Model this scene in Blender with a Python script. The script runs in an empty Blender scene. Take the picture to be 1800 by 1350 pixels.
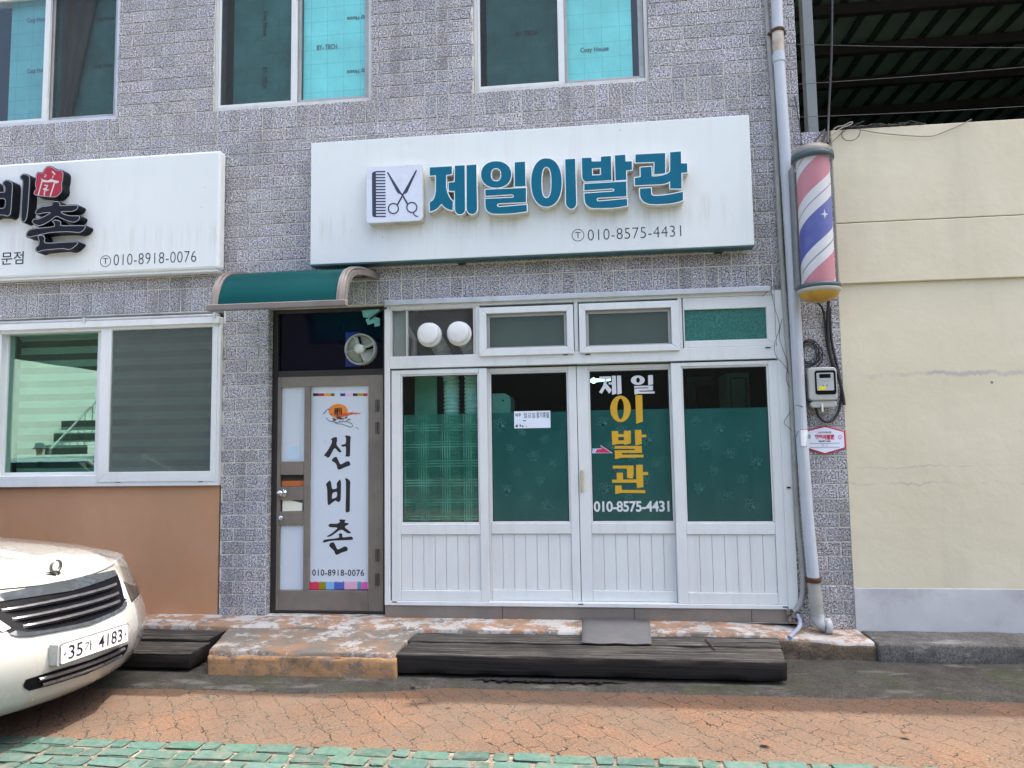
import bpy, bmesh, math, random
from mathutils import Vector, Matrix
random.seed(7)
SC = bpy.context.scene
COL = SC.collection
# ------------------------------------------------------------------ camera (solved from the facade's vanishing lines)
CAM_D, CAM_H, FPX = 5.7, 1.6, 1250.0
YAW, PITCH, ROLL = -0.11256888, 0.07972936, -0.01534162
cy, sy, cp, sp, cr, sr = math.cos(YAW), math.sin(YAW), math.cos(PITCH), math.sin(PITCH), math.cos(ROLL), math.sin(ROLL)
FWD = Vector((sy*cp, cy*cp, sp)); _r0 = Vector((cy, -sy, 0)); _u0 = _r0.cross(FWD)
RGT = _r0*cr + _u0*sr; UPV = _u0*cr - _r0*sr
CAM = Vector((0, -CAM_D, CAM_H))
cam = bpy.data.cameras.new('camera'); cam.sensor_width = 36; cam.lens = 36*FPX/1800; cam.clip_end = 500; cam.clip_start = .05
co = bpy.data.objects.new('camera', cam); COL.objects.link(co)
m = Matrix.Identity(4)
for i in range(3):
    m[i][0], m[i][1], m[i][2], m[i][3] = RGT[i], UPV[i], -FWD[i], CAM[i]
co.matrix_world = m
SC.camera = co
def ray(px, py): return FWD*FPX + RGT*(px-900) - UPV*(py-675)
def at(px, py, y=0.0):                       # measured photo point -> real point on the upright plane at depth y
    d = ray(px, py); return CAM + d*((CAM_D+y)/d.y)
def rect(px0, py0, px1, py1, y=0.0):
    a, b = at(px0, py0, y), at(px1, py1, y); return a.x, b.x, b.z, a.z   # x0,x1,z0,z1
# ------------------------------------------------------------------ material helpers
def lin(*c):
    return tuple(((v/255)/12.92 if v/255 <= .04045 else ((v/255+.055)/1.055)**2.4) for v in c)
class NT:
    def __init__(s, name):
        s.m = bpy.data.materials.new(name); s.m.use_nodes = True; s.t = s.m.node_tree; s.t.nodes.clear()
        s.out = s.n('ShaderNodeOutputMaterial'); s.pos = None
    def n(s, kind, **kw):
        o = s.t.nodes.new(kind)
        for k, v in kw.items(): setattr(o, k, v)
        return o
    def l(s, a, b): s.t.links.new(a, b)
    def setv(s, sock, v):
        if hasattr(v, 'is_output') or isinstance(v, bpy.types.NodeSocket): s.l(v, sock)
        else:
            if hasattr(sock, 'default_value') and not isinstance(sock.default_value, float) and isinstance(v, (tuple, list)) and len(v) == 3 and len(sock.default_value) == 4: v = (*v, 1)
            sock.default_value = v
    def P(s, scale=(1, 1, 1), rot=(0, 0, 0), loc=(0, 0, 0)):
        if s.pos is None: s.pos = s.n('ShaderNodeNewGeometry').outputs['Position']
        mp = s.n('ShaderNodeMapping'); s.l(s.pos, mp.inputs[0])
        mp.inputs['Scale'].default_value = scale; mp.inputs['Rotation'].default_value = rot; mp.inputs['Location'].default_value = loc
        return mp.outputs[0]
    def noise(s, scale=5, detail=4, rough=.6, vec=None, dist=0):
        o = s.n('ShaderNodeTexNoise'); o.inputs['Scale'].default_value = scale; o.inputs['Detail'].default_value = detail
        o.inputs['Roughness'].default_value = rough; o.inputs['Distortion'].default_value = dist
        s.l(vec or s.P(), o.inputs['Vector']); return o.outputs[0]
    def voro(s, scale=5, feature='DISTANCE_TO_EDGE', vec=None):
        o = s.n('ShaderNodeTexVoronoi', feature=feature); o.inputs['Scale'].default_value = scale
        s.l(vec or s.P(), o.inputs['Vector']); return o.outputs[0]
    def ramp(s, fac, stops, interp='LINEAR'):
        o = s.n('ShaderNodeValToRGB'); cr_ = o.color_ramp; cr_.interpolation = interp
        while len(cr_.elements) < len(stops): cr_.elements.new(.5)
        for e, (p, c) in zip(cr_.elements, stops):
            e.position = p; e.color = (c, c, c, 1) if isinstance(c, (int, float)) else (*c, 1)
        s.l(fac, o.inputs[0]); return o.outputs[0]
    def mix(s, fac, a, b, mode='MIX'):
        o = s.n('ShaderNodeMix', data_type='RGBA', blend_type=mode)
        s.setv(o.inputs[0], fac); s.setv(o.inputs[6], a); s.setv(o.inputs[7], b); return o.outputs[2]
    def math(s, op, a, b=0.0):
        o = s.n('ShaderNodeMath', operation=op); s.setv(o.inputs[0], a); s.setv(o.inputs[1], b); return o.outputs[0]
    def bump(s, h, strength=.3, dist=.01):
        o = s.n('ShaderNodeBump'); o.inputs['Strength'].default_value = strength; o.inputs['Distance'].default_value = dist
        s.l(h, o.inputs['Height']); return o.outputs[0]
    def bsdf(s, color, rough=.6, metal=0, normal=None, spec=.5, coat=0, trans=0, link=True):
        o = s.n('ShaderNodeBsdfPrincipled'); s.setv(o.inputs['Base Color'], color); s.setv(o.inputs['Roughness'], rough)
        s.setv(o.inputs['Metallic'], metal); o.inputs['Specular IOR Level'].default_value = spec
        o.inputs['Coat Weight'].default_value = coat; o.inputs['Coat Roughness'].default_value = .03
        if normal: s.l(normal, o.inputs['Normal'])
        if link: s.l(o.outputs[0], s.out.inputs[0])
        return o.outputs[0]
def M(name, color, rough=.6, metal=0, var=.12, scale=9, dirt=None, dirt_amt=0, dirt_scale=3, bump=0, bscale=60, spec=.5, coat=0, streak=False):
    """a surface with uneven tone, optional dirt and fine relief"""
    t = NT(name)
    n = t.noise(scale, 5)
    a = tuple(c*(1-var) for c in color); b = tuple(min(1, c*(1+var)) for c in color)
    c = t.ramp(n, [(.3, a), (.7, b)])
    if dirt:
        v = t.P((dirt_scale*5, dirt_scale*5, dirt_scale*.35)) if streak else t.P((dirt_scale,)*3)
        d = t.ramp(t.noise(1, 6, .7, v), [(.5, 0), (.72, dirt_amt)])
        c = t.mix(d, c, dirt)
    r = t.ramp(t.noise(scale*3, 3), [(.3, max(0, rough-.08)), (.7, min(1, rough+.08))])
    nm = t.bump(t.noise(bscale, 4), bump, .01) if bump else None
    t.bsdf(c, r, metal, nm, spec, coat)
    return t.m
def glass(name, tint, ior=1.7, rough=0.0, haze=0, haze_col=(.5, .5, .5), gloss=(1, 1, 1)):
    t = NT(name)
    tr = t.n('ShaderNodeBsdfTransparent'); tr.inputs[0].default_value = (*[x**.5 for x in tint], 1)   # a pane has two faces
    body = tr.outputs[0]
    if haze:
        d = t.n('ShaderNodeBsdfDiffuse'); d.inputs[0].default_value = (*haze_col, 1)
        mx = t.n('ShaderNodeMixShader'); t.setv(mx.inputs[0], t.ramp(t.noise(7, 6, .7), [(.35, haze*.6), (.7, haze*1.4)])); t.l(tr.outputs[0], mx.inputs[1]); t.l(d.outputs[0], mx.inputs[2]); body = mx.outputs[0]
    g = t.n('ShaderNodeBsdfGlossy'); g.inputs['Roughness'].default_value = rough; g.inputs[0].default_value = (*gloss, 1)
    wob = t.bump(t.noise(1.6, 2), .006, .05); t.l(wob, g.inputs['Normal'])
    f = t.n('ShaderNodeFresnel'); gm = t.n('ShaderNodeNewGeometry'); t.setv(f.inputs[0], t.math('ADD', t.math('MULTIPLY', gm.outputs['Backfacing'], 1/ior-ior), ior))   # same reflectance on both faces of a pane
    mx = t.n('ShaderNodeMixShader'); t.l(f.outputs[0], mx.inputs[0]); t.l(body, mx.inputs[1]); t.l(g.outputs[0], mx.inputs[2])
    t.l(mx.outputs[0], t.out.inputs[0]); return t.m
# ------------------------------------------------------------------ object helpers
def put(o, parent=None):
    COL.objects.link(o)
    if parent is not None:
        o.parent = parent
        o.matrix_parent_inverse = WM(parent).inverted()
    return o
def WM(o):
    mm = o.matrix_basis
    if o.parent is not None: mm = WM(o.parent) @ o.matrix_parent_inverse @ mm
    return mm
def tag(o, label=None, cat=None, group=None, kind=None):
    if label: o['label'] = label
    if cat: o['category'] = cat
    if group: o['group'] = group
    if kind: o['kind'] = kind
    return o
def thing(name, label, cat, loc, group=None):
    o = bpy.data.objects.new(name, None); o.location = loc; o.empty_display_size = .1
    COL.objects.link(o); return tag(o, label, cat, group)
class MB:
    """collects shapes into ONE mesh"""
    def __init__(s): s.v, s.f, s.mi, s.sm = [], [], [], []
    def add(s, vs, fs, mi=0, smooth=False):
        b = len(s.v); s.v += [tuple(v) for v in vs]
        for f in fs: s.f.append(tuple(i+b for i in f)); s.mi.append(mi); s.sm.append(smooth)
    def box(s, x0, x1, y0, y1, z0, z1, mi=0):
        s.add([(x0,y0,z0),(x1,y0,z0),(x1,y1,z0),(x0,y1,z0),(x0,y0,z1),(x1,y0,z1),(x1,y1,z1),(x0,y1,z1)],
              [(0,3,2,1),(4,5,6,7),(0,1,5,4),(1,2,6,5),(2,3,7,6),(3,0,4,7)], mi)
    def frame(s, x0, x1, z0, z1, l, r, t, b, y0, y1, mi=0):      # mitred rectangular frame: four trapezoid bars
        o = [(x0,z0),(x1,z0),(x1,z1),(x0,z1)]; i = [(x0+l,z0+b),(x1-r,z0+b),(x1-r,z1-t),(x0+l,z1-t)]
        for k in range(4):
            j = (k+1) % 4
            q = [o[k], o[j], i[j], i[k]]
            s.add([(p[0],y0,p[1]) for p in q]+[(p[0],y1,p[1]) for p in q], [(0,1,2,3),(7,6,5,4),(0,4,5,1),(1,5,6,2),(2,6,7,3),(3,7,4,0)], mi)
    def prism(s, poly, y0, y1, mi=0):                             # polygon in x,z pushed along y (counter-clockwise seen from -y)
        n = len(poly)
        s.add([(p[0],y0,p[1]) for p in poly]+[(p[0],y1,p[1]) for p in poly],
              [tuple(range(n)), tuple(range(2*n-1, n-1, -1))]+[(k,k+n,(k+1)%n+n,(k+1)%n) for k in range(n)], mi)
    def tube(s, pts, r, n=10, mi=0, cap=True, radii=None):
        pts = [Vector(p) for p in pts]; m = len(pts); vs = []; prev = None
        for k in range(m):
            d = (pts[min(k+1, m-1)]-pts[max(k-1, 0)]).normalized()
            if prev is None:
                a = d.cross(Vector((0,0,1)) if abs(d.z) < .9 else Vector((1,0,0))).normalized()
            else:
                a = (prev - d*prev.dot(d)).normalized()
            prev = a; b = d.cross(a); rr = radii[k] if radii else r
            for q in range(n):
                t = 2*math.pi*q/n; vs.append(pts[k]+(a*math.cos(t)+b*math.sin(t))*rr)
        fs = [(k*n+q, k*n+(q+1)%n, (k+1)*n+(q+1)%n, (k+1)*n+q) for k in range(m-1) for q in range(n)]
        s.add(vs, fs, mi, True)
        if cap:
            s.add(vs[:n], [tuple(range(n-1,-1,-1))], mi); s.add(vs[-n:], [tuple(range(n))], mi)
    def lathe(s, prof, c, axis='z', n=32, mi=0):                  # profile (radius, height)
        vs = []
        for (r, h) in prof:
            for q in range(n):
                t = 2*math.pi*q/n; a, b = r*math.cos(t), r*math.sin(t)
                vs.append({'z': (c[0]+a, c[1]+b, c[2]+h), 'y': (c[0]+a, c[1]+h, c[2]-b), 'x': (c[0]+h, c[1]+a, c[2]+b)}[axis])
        fs = [(k*n+q, k*n+(q+1)%n, (k+1)*n+(q+1)%n, (k+1)*n+q) for k in range(len(prof)-1) for q in range(n)]
        s.add(vs, fs, mi, True)
        if prof[0][0] > 1e-6: s.add(vs[:n], [tuple(range(n-1,-1,-1))], mi)
        if prof[-1][0] > 1e-6: s.add(vs[-n:], [tuple(range(n))], mi)
    def build(s, name, mats, parent=None, bevel=0, seg=2, autos=False, recenter=True):
        me = bpy.data.meshes.new(name); me.from_pydata(s.v, [], s.f)
        if not isinstance(mats, (list, tuple)): mats = [mats]
        for mm in mats: me.materials.append(mm)
        me.polygons.foreach_set('material_index', s.mi); me.polygons.foreach_set('use_smooth', s.sm)
        bm = bmesh.new(); bm.from_mesh(me)
        bmesh.ops.recalc_face_normals(bm, faces=bm.faces); bm.to_mesh(me); bm.free()
        o = bpy.data.objects.new(name, me)
        return finish(o, parent, bevel, seg, recenter)
def finish(o, parent, bevel=0, seg=2, recenter=True):
    me = o.data
    if recenter and len(me.vertices):
        xs = [v.co for v in me.vertices]
        c = Vector(((min(p.x for p in xs)+max(p.x for p in xs))/2, (min(p.y for p in xs)+max(p.y for p in xs))/2, min(p.z for p in xs)))
        me.transform(Matrix.Translation(-c)); o.location = c
    put(o, parent)
    if bevel:
        b = o.modifiers.new('bevel', 'BEVEL'); b.width = bevel; b.segments = seg; b.limit_method = 'ANGLE'; b.angle_limit = math.radians(40); b.harden_normals = False
    return o
def box(name, mat, x0, x1, y0, y1, z0, z1, parent=None, bevel=.003):
    b = MB(); b.box(x0, x1, y0, y1, z0, z1); return b.build(name, mat, parent, bevel)
def curve_mesh(name, splines, depth, offset=0, res=6, bevel=0):
    """splines: list of (points[(x,z)], smooth) -> flat filled mesh pushed depth towards -y, back face at y=0"""
    cu = bpy.data.curves.new(name, 'CURVE'); cu.dimensions = '2D'; cu.fill_mode = 'BOTH'; cu.extrude = depth/2; cu.offset = offset
    cu.resolution_u = res; cu.bevel_depth = bevel
    for pts, smooth in splines:
        if smooth:
            s = cu.splines.new('BEZIER'); s.bezier_points.add(len(pts)-1)
            for bp, p in zip(s.bezier_points, pts):
                bp.co = (p[0], p[1], 0); bp.handle_left_type = bp.handle_right_type = 'AUTO'
        else:
            s = cu.splines.new('POLY'); s.points.add(len(pts)-1)
            for bp, p in zip(s.points, pts): bp.co = (p[0], p[1], 0, 1)
        s.use_cyclic_u = True
    return _to_mesh(name, cu, depth)
def _to_mesh(name, cu, depth):
    o = bpy.data.objects.new(name, cu); COL.objects.link(o)
    dg = bpy.context.evaluated_depsgraph_get(); dg.update()
    me = bpy.data.meshes.new_from_object(o.evaluated_get(dg), depsgraph=dg)
    bpy.data.objects.remove(o)
    me.transform(Matrix.Translation((0, 0, depth/2)))
    me.transform(Matrix(((1,0,0,0),(0,0,-1,0),(0,1,0,0),(0,0,0,1))))
    me.materials.clear()
    return me
def flat(name, splines, y, depth, mat, parent, offset=0, res=6):
    me = curve_mesh(name, splines, depth, offset, res); me.transform(Matrix.Translation((0, y, 0)))
    me.materials.append(mat); o = bpy.data.objects.new(name, me); return finish(o, parent)
def trace(ox, oy, sc, pts, y): return [(lambda p: (p.x, p.z))(at(ox+a/sc, oy+b/sc, y)) for a, b in pts]
def ell(cx, cy_, rx, ry, n=28, e=2.0):
    out = []
    for k in range(n):
        t = 2*math.pi*k/n; c, s = math.cos(t), math.sin(t)
        out.append((cx+rx*math.copysign(abs(c)**(2/e), c), cy_+ry*math.copysign(abs(s)**(2/e), s)))
    return out
def text_mesh(name, body, r, y, depth, offset=0, spacing=1):
    """lettering fitted into the rectangle r=(x0,x1,z0,z1) at depth y"""
    cu = bpy.data.curves.new(name, 'FONT'); cu.body = body; cu.size = .2; cu.extrude = depth/2; cu.offset = offset; cu.space_character = spacing; cu.resolution_u = 4
    me = _to_mesh(name, cu, depth)
    xs = [v.co.x for v in me.vertices]; zs = [v.co.z for v in me.vertices]
    x0, x1, z0, z1 = r
    if xs and max(xs) > min(xs) and max(zs) > min(zs):
        sx = (x1-x0)/(max(xs)-min(xs)); sz = (z1-z0)/(max(zs)-min(zs))
        me.transform(Matrix.Translation((x0, y, z0)) @ Matrix.Diagonal((sx, 1, sz, 1)) @ Matrix.Translation((-min(xs), 0, -min(zs))))
    return me
def text(name, body, r, y, mat, parent, depth=.002, offset=0, spacing=1):
    me = text_mesh(name, body, r, y, depth, offset, spacing); me.materials.append(mat)
    return finish(bpy.data.objects.new(name, me), parent)
def join(name, objs, parent):
    """merges freshly made pieces of one part into ONE mesh"""
    bm = bmesh.new(); mats = []
    for o in objs:
        me = o.data.copy(); me.transform(WM(o)); base = []
        for mm in me.materials:
            if mm not in mats: mats.append(mm)
            base.append(mats.index(mm))
        for p in me.polygons: p.material_index = base[p.material_index] if base else 0
        bm.from_mesh(me); bpy.data.meshes.remove(me)
    me = bpy.data.meshes.new(name); bm.to_mesh(me); bm.free()
    for mm in mats: me.materials.append(mm)
    for o in objs: bpy.data.objects.remove(o)
    return finish(bpy.data.objects.new(name, me), parent)
def stroke(pts, w):
    """thin polyline -> closed outline polygon"""
    L_, R_ = [], []
    for k, p in enumerate(pts):
        a = Vector(pts[max(k-1, 0)]); b = Vector(pts[min(k+1, len(pts)-1)]); d = (b-a).normalized(); n = Vector((-d.y, d.x))*w/2
        L_.append((p[0]+n.x, p[1]+n.y)); R_.append((p[0]-n.x, p[1]-n.y))
    return L_+R_[::-1]
# ------------------------------------------------------------------ materials
def mat_brick():
    t = NT('grey_speckled_brick')
    n = t.noise(88, 2, .8)
    c = t.ramp(n, [(.36, (.03, .03, .037)), (.45, (.17, .169, .18)), (.53, (.40, .397, .41)), (.64, (.74, .735, .74))])
    at_ = t.n('ShaderNodeAttribute', attribute_name='tint')
    c = t.mix(1, c, at_.outputs[0], 'MULTIPLY')
    st = t.ramp(t.noise(1, 6, .65, t.P((4.5, 4.5, .5))), [(.49, 0), (.72, .72)])
    bl = t.ramp(t.noise(.9, 5, .6), [(.45, 0), (.62, 1)])
    c = t.mix(t.math('MULTIPLY', st, bl), c, (.11, .10, .09))
    t.bsdf(c, .72, 0, t.bump(n, .5, .004), .35); return t.m
BRICK = mat_brick()
MORTAR = M('mortar', (.66, .64, .56), .9, var=.2, scale=14, dirt=(.12, .11, .1), dirt_amt=.7, dirt_scale=1.6, bump=.3)
def mat_white_pvc(name, col=(.66, .69, .68), dirt_amt=.2):
    return M(name, col, .38, var=.04, scale=3, dirt=(.36, .35, .31), dirt_amt=dirt_amt, dirt_scale=2.2, bump=.03, bscale=20, streak=True)
PVC = mat_white_pvc('white_plastic_profile')
PVC_DIRTY = mat_white_pvc('aged_white_profile', (.56, .57, .55), .8)
ALU = M('aluminium_strip', (.55, .57, .58), .38, .5, var=.08, scale=5, dirt=(.3, .28, .25), dirt_amt=.6, dirt_scale=3)
ALU_GREY = M('grey_aluminium_sash', (.36, .36, .35), .45, .3, var=.1, scale=5, dirt=(.2, .18, .16), dirt_amt=.5, dirt_scale=3)
def mat_sign():
    t = NT('sign_panel_white')
    c = t.ramp(t.noise(1.5, 4), [(.3, (.665, .705, .69)), (.7, (.695, .735, .72))])
    c = t.mix(t.ramp(t.noise(1, 6, .7, t.P((7, 7, .5))), [(.5, 0), (.75, .3)]), c, (.54, .53, .47))
    sx = t.n('ShaderNodeSeparateXYZ'); t.l(t.P(), sx.inputs[0])
    band = t.math('MULTIPLY', t.ramp(t.math('MULTIPLY', sx.outputs[2], .2), [(.637, 0), (.668, 1)]), t.ramp(t.math('MULTIPLY', sx.outputs[2], .2), [(.685, 1), (.705, 0)]))   # run-off below the raised letters
    st = t.math('MULTIPLY', band, t.ramp(t.noise(1, 6, .7, t.P((17, 17, .8))), [(.48, 0), (.68, .34)]))
    c = t.mix(st, c, (.40, .37, .29))
    fl = t.ramp(t.voro(5.5, 'F1'), [(.022, 1), (.035, 0)]); c = t.mix(t.math('MULTIPLY', fl, .7), c, (.2, .19, .17))
    t.bsdf(c, .4); return t.m
SIGN_WHITE = mat_sign()
TEAL = M('teal_letter_face', lin(0, 98, 124), .5, var=.06, scale=6, spec=.2)
CREAM_EDGE = M('cream_letter_side', (.62, .61, .54), .45, var=.06, scale=8, dirt=(.2, .19, .15), dirt_amt=.6, dirt_scale=6)
WHITE_EDGE = M('white_letter_trim', (.8, .82, .82), .4, var=.03)
BLACK_LET = M('black_letter', (.006, .0065, .012), .5, var=.2, spec=.2)
GREY_LINE = M('grey_letter_outline', (.34, .34, .36), .4, var=.08)
RED_FACE = M('red_seal_face', lin(160, 5, 38), .4, var=.06)
PALE_INK = M('pale_seal_mark', (.6, .55, .53), .5, var=.05)
INK = M('black_print', (.012, .012, .016), .45, var=.1)
NAVY_INK = M('navy_print', (.028, .03, .06), .4, var=.1)
ICON_FACE = M('pale_blue_icon_face', (.62, .67, .76), .3, var=.03)
BRONZE = M('bronze_aluminium', (.21, .185, .155), .42, .25, var=.1, scale=6, dirt=(.1, .085, .07), dirt_amt=.5, dirt_scale=2)
DARK_FRAME = M('dark_brown_frame', (.022, .018, .016), .45, var=.2)
STICKER_WHITE = M('white_window_sheet', (.60, .66, .72), .35, var=.02, scale=2)
NAVY_GLASS = M('navy_coated_glass', (.004, .005, .016), .05, var=.3, scale=3, spec=.35)
GL_CLEAR = glass('clear_glass', (.75, .8, .78), 1.5, haze=.10, haze_col=(.4, .4, .38))
GL_GREEN = glass('green_glass', (.60, .90, .83), 1.45)
GL_DARK = glass('dark_green_glass', (.30, .56, .50), 1.45)
GL_MIRROR = glass('reflective_green_glass', (.36, .56, .47), 2.3, gloss=(.72, 1, .86))
GL_UPPER = glass('upper_window_glass', (.85, .95, .95), 1.45)
def mat_film():
    t = NT('teal_window_film')
    c = t.ramp(t.noise(1.6, 4), [(.3, (.012, .078, .072)), (.72, (.024, .115, .102))])
    c = t.mix(t.ramp(t.noise(1, 5, .7, t.P((9, 9, 1.2))), [(.5, 0), (.72, .35)]), c, (.05, .15, .13))      # faint vertical smears
    d = t.bsdf(c, .14, 0, t.bump(t.noise(3, 3), .05, .02), .4, link=False)
    tr = t.n('ShaderNodeBsdfTransparent'); tr.inputs[0].default_value = (.62, .97, .92, 1)
    mx = t.n('ShaderNodeMixShader'); mx.inputs[0].default_value = .76; t.l(tr.outputs[0], mx.inputs[1]); t.l(d, mx.inputs[2]); t.l(mx.outputs[0], t.out.inputs[0])
    return t.m
FILM = mat_film()
FILM_LINE = M('film_flower_print', (.04, .15, .135), .3, var=.3, scale=40)
def mat_plaid():
    t = NT('plaid_frosted_film')
    def wave(direction, sc):
        o = t.n('ShaderNodeTexWave', bands_direction=direction); o.inputs['Scale'].default_value = sc; o.inputs['Distortion'].default_value = .6; t.l(t.P(), o.inputs[0]); return o.outputs[1]
    def bands(direction, a, b): return t.math('MULTIPLY', t.ramp(wave(direction, a), [(.45, 0), (.8, 1)]), t.ramp(wave(direction, b), [(.4, .1), (.75, 1)]))
    k = t.math('MAXIMUM', bands('X', 16, 1.7), bands('Z', 14, 2.1))
    k = t.math('MULTIPLY', k, t.ramp(t.noise(5, 4), [(.35, .3), (.65, 1)]))
    c = t.mix(k, (.07, .19, .165), (.34, .50, .45))
    d = t.bsdf(c, .3, link=False, spec=.3)
    tr = t.n('ShaderNodeBsdfTransparent'); tr.inputs[0].default_value = (.55, .85, .76, 1)
    mx = t.n('ShaderNodeMixShader'); t.setv(mx.inputs[0], t.ramp(k, [(0, .36), (1, .66)])); t.l(tr.outputs[0], mx.inputs[1]); t.l(d, mx.inputs[2]); t.l(mx.outputs[0], t.out.inputs[0])
    return t.m
PLAID = mat_plaid()
def mat_foil(name, col):
    t = NT(name)
    b = t.n('ShaderNodeTexBrick'); b.inputs['Scale'].default_value = 1; b.inputs['Mortar Size'].default_value = .0016; b.inputs['Brick Width'].default_value = .15; b.inputs['Row Height'].default_value = .13; b.offset = 0
    b.inputs['Mortar Smooth'].default_value = .3
    mp = t.P((1, 1, 1), (math.radians(90), 0, 0)); t.l(mp, b.inputs[0])
    v = t.ramp(t.noise(3, 4), [(.3, tuple(x*.84 for x in col)), (.7, tuple(min(1, x*1.1) for x in col))])
    c = t.mix(b.outputs['Fac'], v, tuple(x*.55 for x in col))
    h_ = t.math('ADD', t.noise(120, 2), t.math('MULTIPLY', t.noise(5, 3, .5, t.P((1, 1, .5))), 14)); t.bsdf(c, .36, 0, t.bump(h_, .45, .003), .5); return t.m
FOIL = mat_foil('turquoise_insulation_foil', (.20, .70, .665))
FOIL_DIM = mat_foil('dimmed_insulation_foil', (.17, .56, .54))  # same foil, colour darkened for the dimness behind an insect screen
FOIL_MID = mat_foil('shaded_insulation_foil', (.10, .34, .34))
FOIL_INK = M('foil_print', (.05, .10, .11), .5, var=.1)
def mat_screen(name, col, cover):
    t = NT(name)
    tr = t.n('ShaderNodeBsdfTransparent'); d = t.n('ShaderNodeBsdfDiffuse'); d.inputs[0].default_value = (*col, 1)
    mx = t.n('ShaderNodeMixShader'); t.setv(mx.inputs[0], t.ramp(t.noise(4, 4), [(.3, cover-.05), (.7, cover+.05)])); t.l(tr.outputs[0], mx.inputs[1]); t.l(d.outputs[0], mx.inputs[2]); t.l(mx.outputs[0], t.out.inputs[0]); return t.m
SCREEN = mat_screen('insect_screen_mesh', (.06, .064, .062), .38)
SCREEN_GREY = mat_screen('grey_insect_screen', (.085, .112, .10), .93)
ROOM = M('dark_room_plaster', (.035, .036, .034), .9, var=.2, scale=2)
WHITE_OBJ = M('white_plastic', (.72, .74, .73), .35, var=.03, scale=4, dirt=(.4, .38, .33), dirt_amt=.3, dirt_scale=5)
HOSE = M('ribbed_white_hose', (.62, .64, .62), .5, var=.06)
def mat_blind():
    t = NT('zebra_blind_fabric')
    o = t.n('ShaderNodeTexWave', bands_direction='Z'); o.inputs['Scale'].default_value = 2.6; o.inputs['Distortion'].default_value = .2; t.l(t.P(), o.inputs[0])
    c = t.ramp(o.outputs[1], [(.40, (.10, .11, .105)), (.56, (.78, .82, .79))])
    t.bsdf(c, .9); return t.m
BLIND = mat_blind()
ORANGE_WALL = M('terracotta_painted_wall', (.48, .265, .145), .7, var=.10, scale=1.3, dirt=(.46, .215, .095), dirt_amt=.5, dirt_scale=1.1, bump=.08, bscale=30)
def mat_beige():
    t = NT('cream_painted_render')
    c = t.ramp(t.noise(1.1, 5), [(.3, (.60, .545, .385)), (.7, (.68, .625, .465))])
    v = t.P((.35, 1, 6)); sx = t.n('ShaderNodeSeparateXYZ'); t.l(t.P(), sx.inputs[0])
    for zc, wd, ns, am in ((2.055, .022, 1.3, .8), (1.235, .010, 2.4, .6), (1.36, .006, 3.1, .7)):      # repaired horizontal cracks
        wob = t.math('MULTIPLY', t.math('SUBTRACT', t.noise(2.2+ns, 6, .7, t.P((1, 1, .2), (0, 0, 0), (zc*7, 0, 0))), .5), .16)
        dz = t.math('ABSOLUTE', t.math('SUBTRACT', t.math('SUBTRACT', sx.outputs[2], zc), wob))
        ln = t.math('MULTIPLY', t.ramp(t.math('DIVIDE', dz, wd), [(.35, 1), (1, 0)]), t.ramp(t.noise(ns, 5, .7, t.P((1, 1, .3), (0, 0, 0), (zc*3, 1, 0))), [(.40, 0), (.58, am)]))
        c = t.mix(ln, c, (.40, .385, .36))
    cracks = t.ramp(t.noise(2.6, 8, .8, t.P((1, 1, 2.5)), .5), [(.70, 0), (.72, .5)]); c = t.mix(cracks, c, (.36, .34, .29))
    st = t.ramp(t.noise(1, 5, .6, t.P((2.2, 1, .25))), [(.48, 0), (.78, .5)])
    c = t.mix(st, c, (.44, .41, .315))
    sp_ = t.ramp(t.voro(2.3, 'F1'), [(.018, 1), (.03, 0)]); c = t.mix(sp_, c, (.16, .15, .13))
    t.bsdf(c, .62, 0, t.bump(t.noise(9, 6, .6), .16, .02), .35); return t.m
BEIGE = mat_beige()
SKIRT = M('lilac_grey_skirting_paint', (.51, .515, .515), .7, var=.12, scale=2.5, dirt=(.22, .21, .2), dirt_amt=.6, dirt_scale=2, bump=.1)
def mat_ledge():
    t = NT('flaking_painted_concrete')
    c = t.mix(t.ramp(t.noise(6, 8, .72), [(.47, 0), (.52, 1)]), (.37, .225, .14), (.50, .485, .455))
    g = t.ramp(t.noise(5, 8, .75, t.P((1, 1, 1), (0, 0, 0), (5, 3, 1))), [(.53, 0), (.57, 1)])
    c = t.mix(g, c, (.22, .185, .15))
    d = t.ramp(t.noise(2, 5, .6), [(.5, 0), (.8, .6)]); c = t.mix(d, c, (.13, .115, .09))
    t.bsdf(c, .85, 0, t.bump(t.noise(14, 8, .75), .5, .02), .3); return t.m
LEDGE = mat_ledge()
def mat_slab():
    t = NT('worn_slab_paint')
    c = t.mix(t.ramp(t.noise(3.2, 8, .75), [(.40, 0), (.54, 1)]), (.30, .185, .115), (.175, .158, .132))
    wv = t.ramp(t.noise(3.6, 9, .8, t.P((1, 1, 1), (0, 0, 0), (2, 7, 0))), [(.51, 0), (.57, .85)])
    c = t.mix(wv, c, (.46, .45, .43))
    t.bsdf(c, .88, 0, t.bump(t.noise(18, 8, .75), .55, .02), .3); return t.m
SLAB = mat_slab()
def mat_orange_edge():
    t = NT('flaking_orange_edge')
    c = t.mix(t.ramp(t.noise(9, 8, .7), [(.5, 0), (.56, 1)]), (.40, .235, .115), (.24, .175, .12))
    d = t.ramp(t.noise(3, 7, .7), [(.5, 0), (.7, .9)]); c = t.mix(d, c, (.12, .10, .075))
    t.bsdf(c, .85, 0, t.bump(t.noise(16, 8, .75), .6, .02), .3); return t.m
ORANGE_EDGE = mat_orange_edge()
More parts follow.
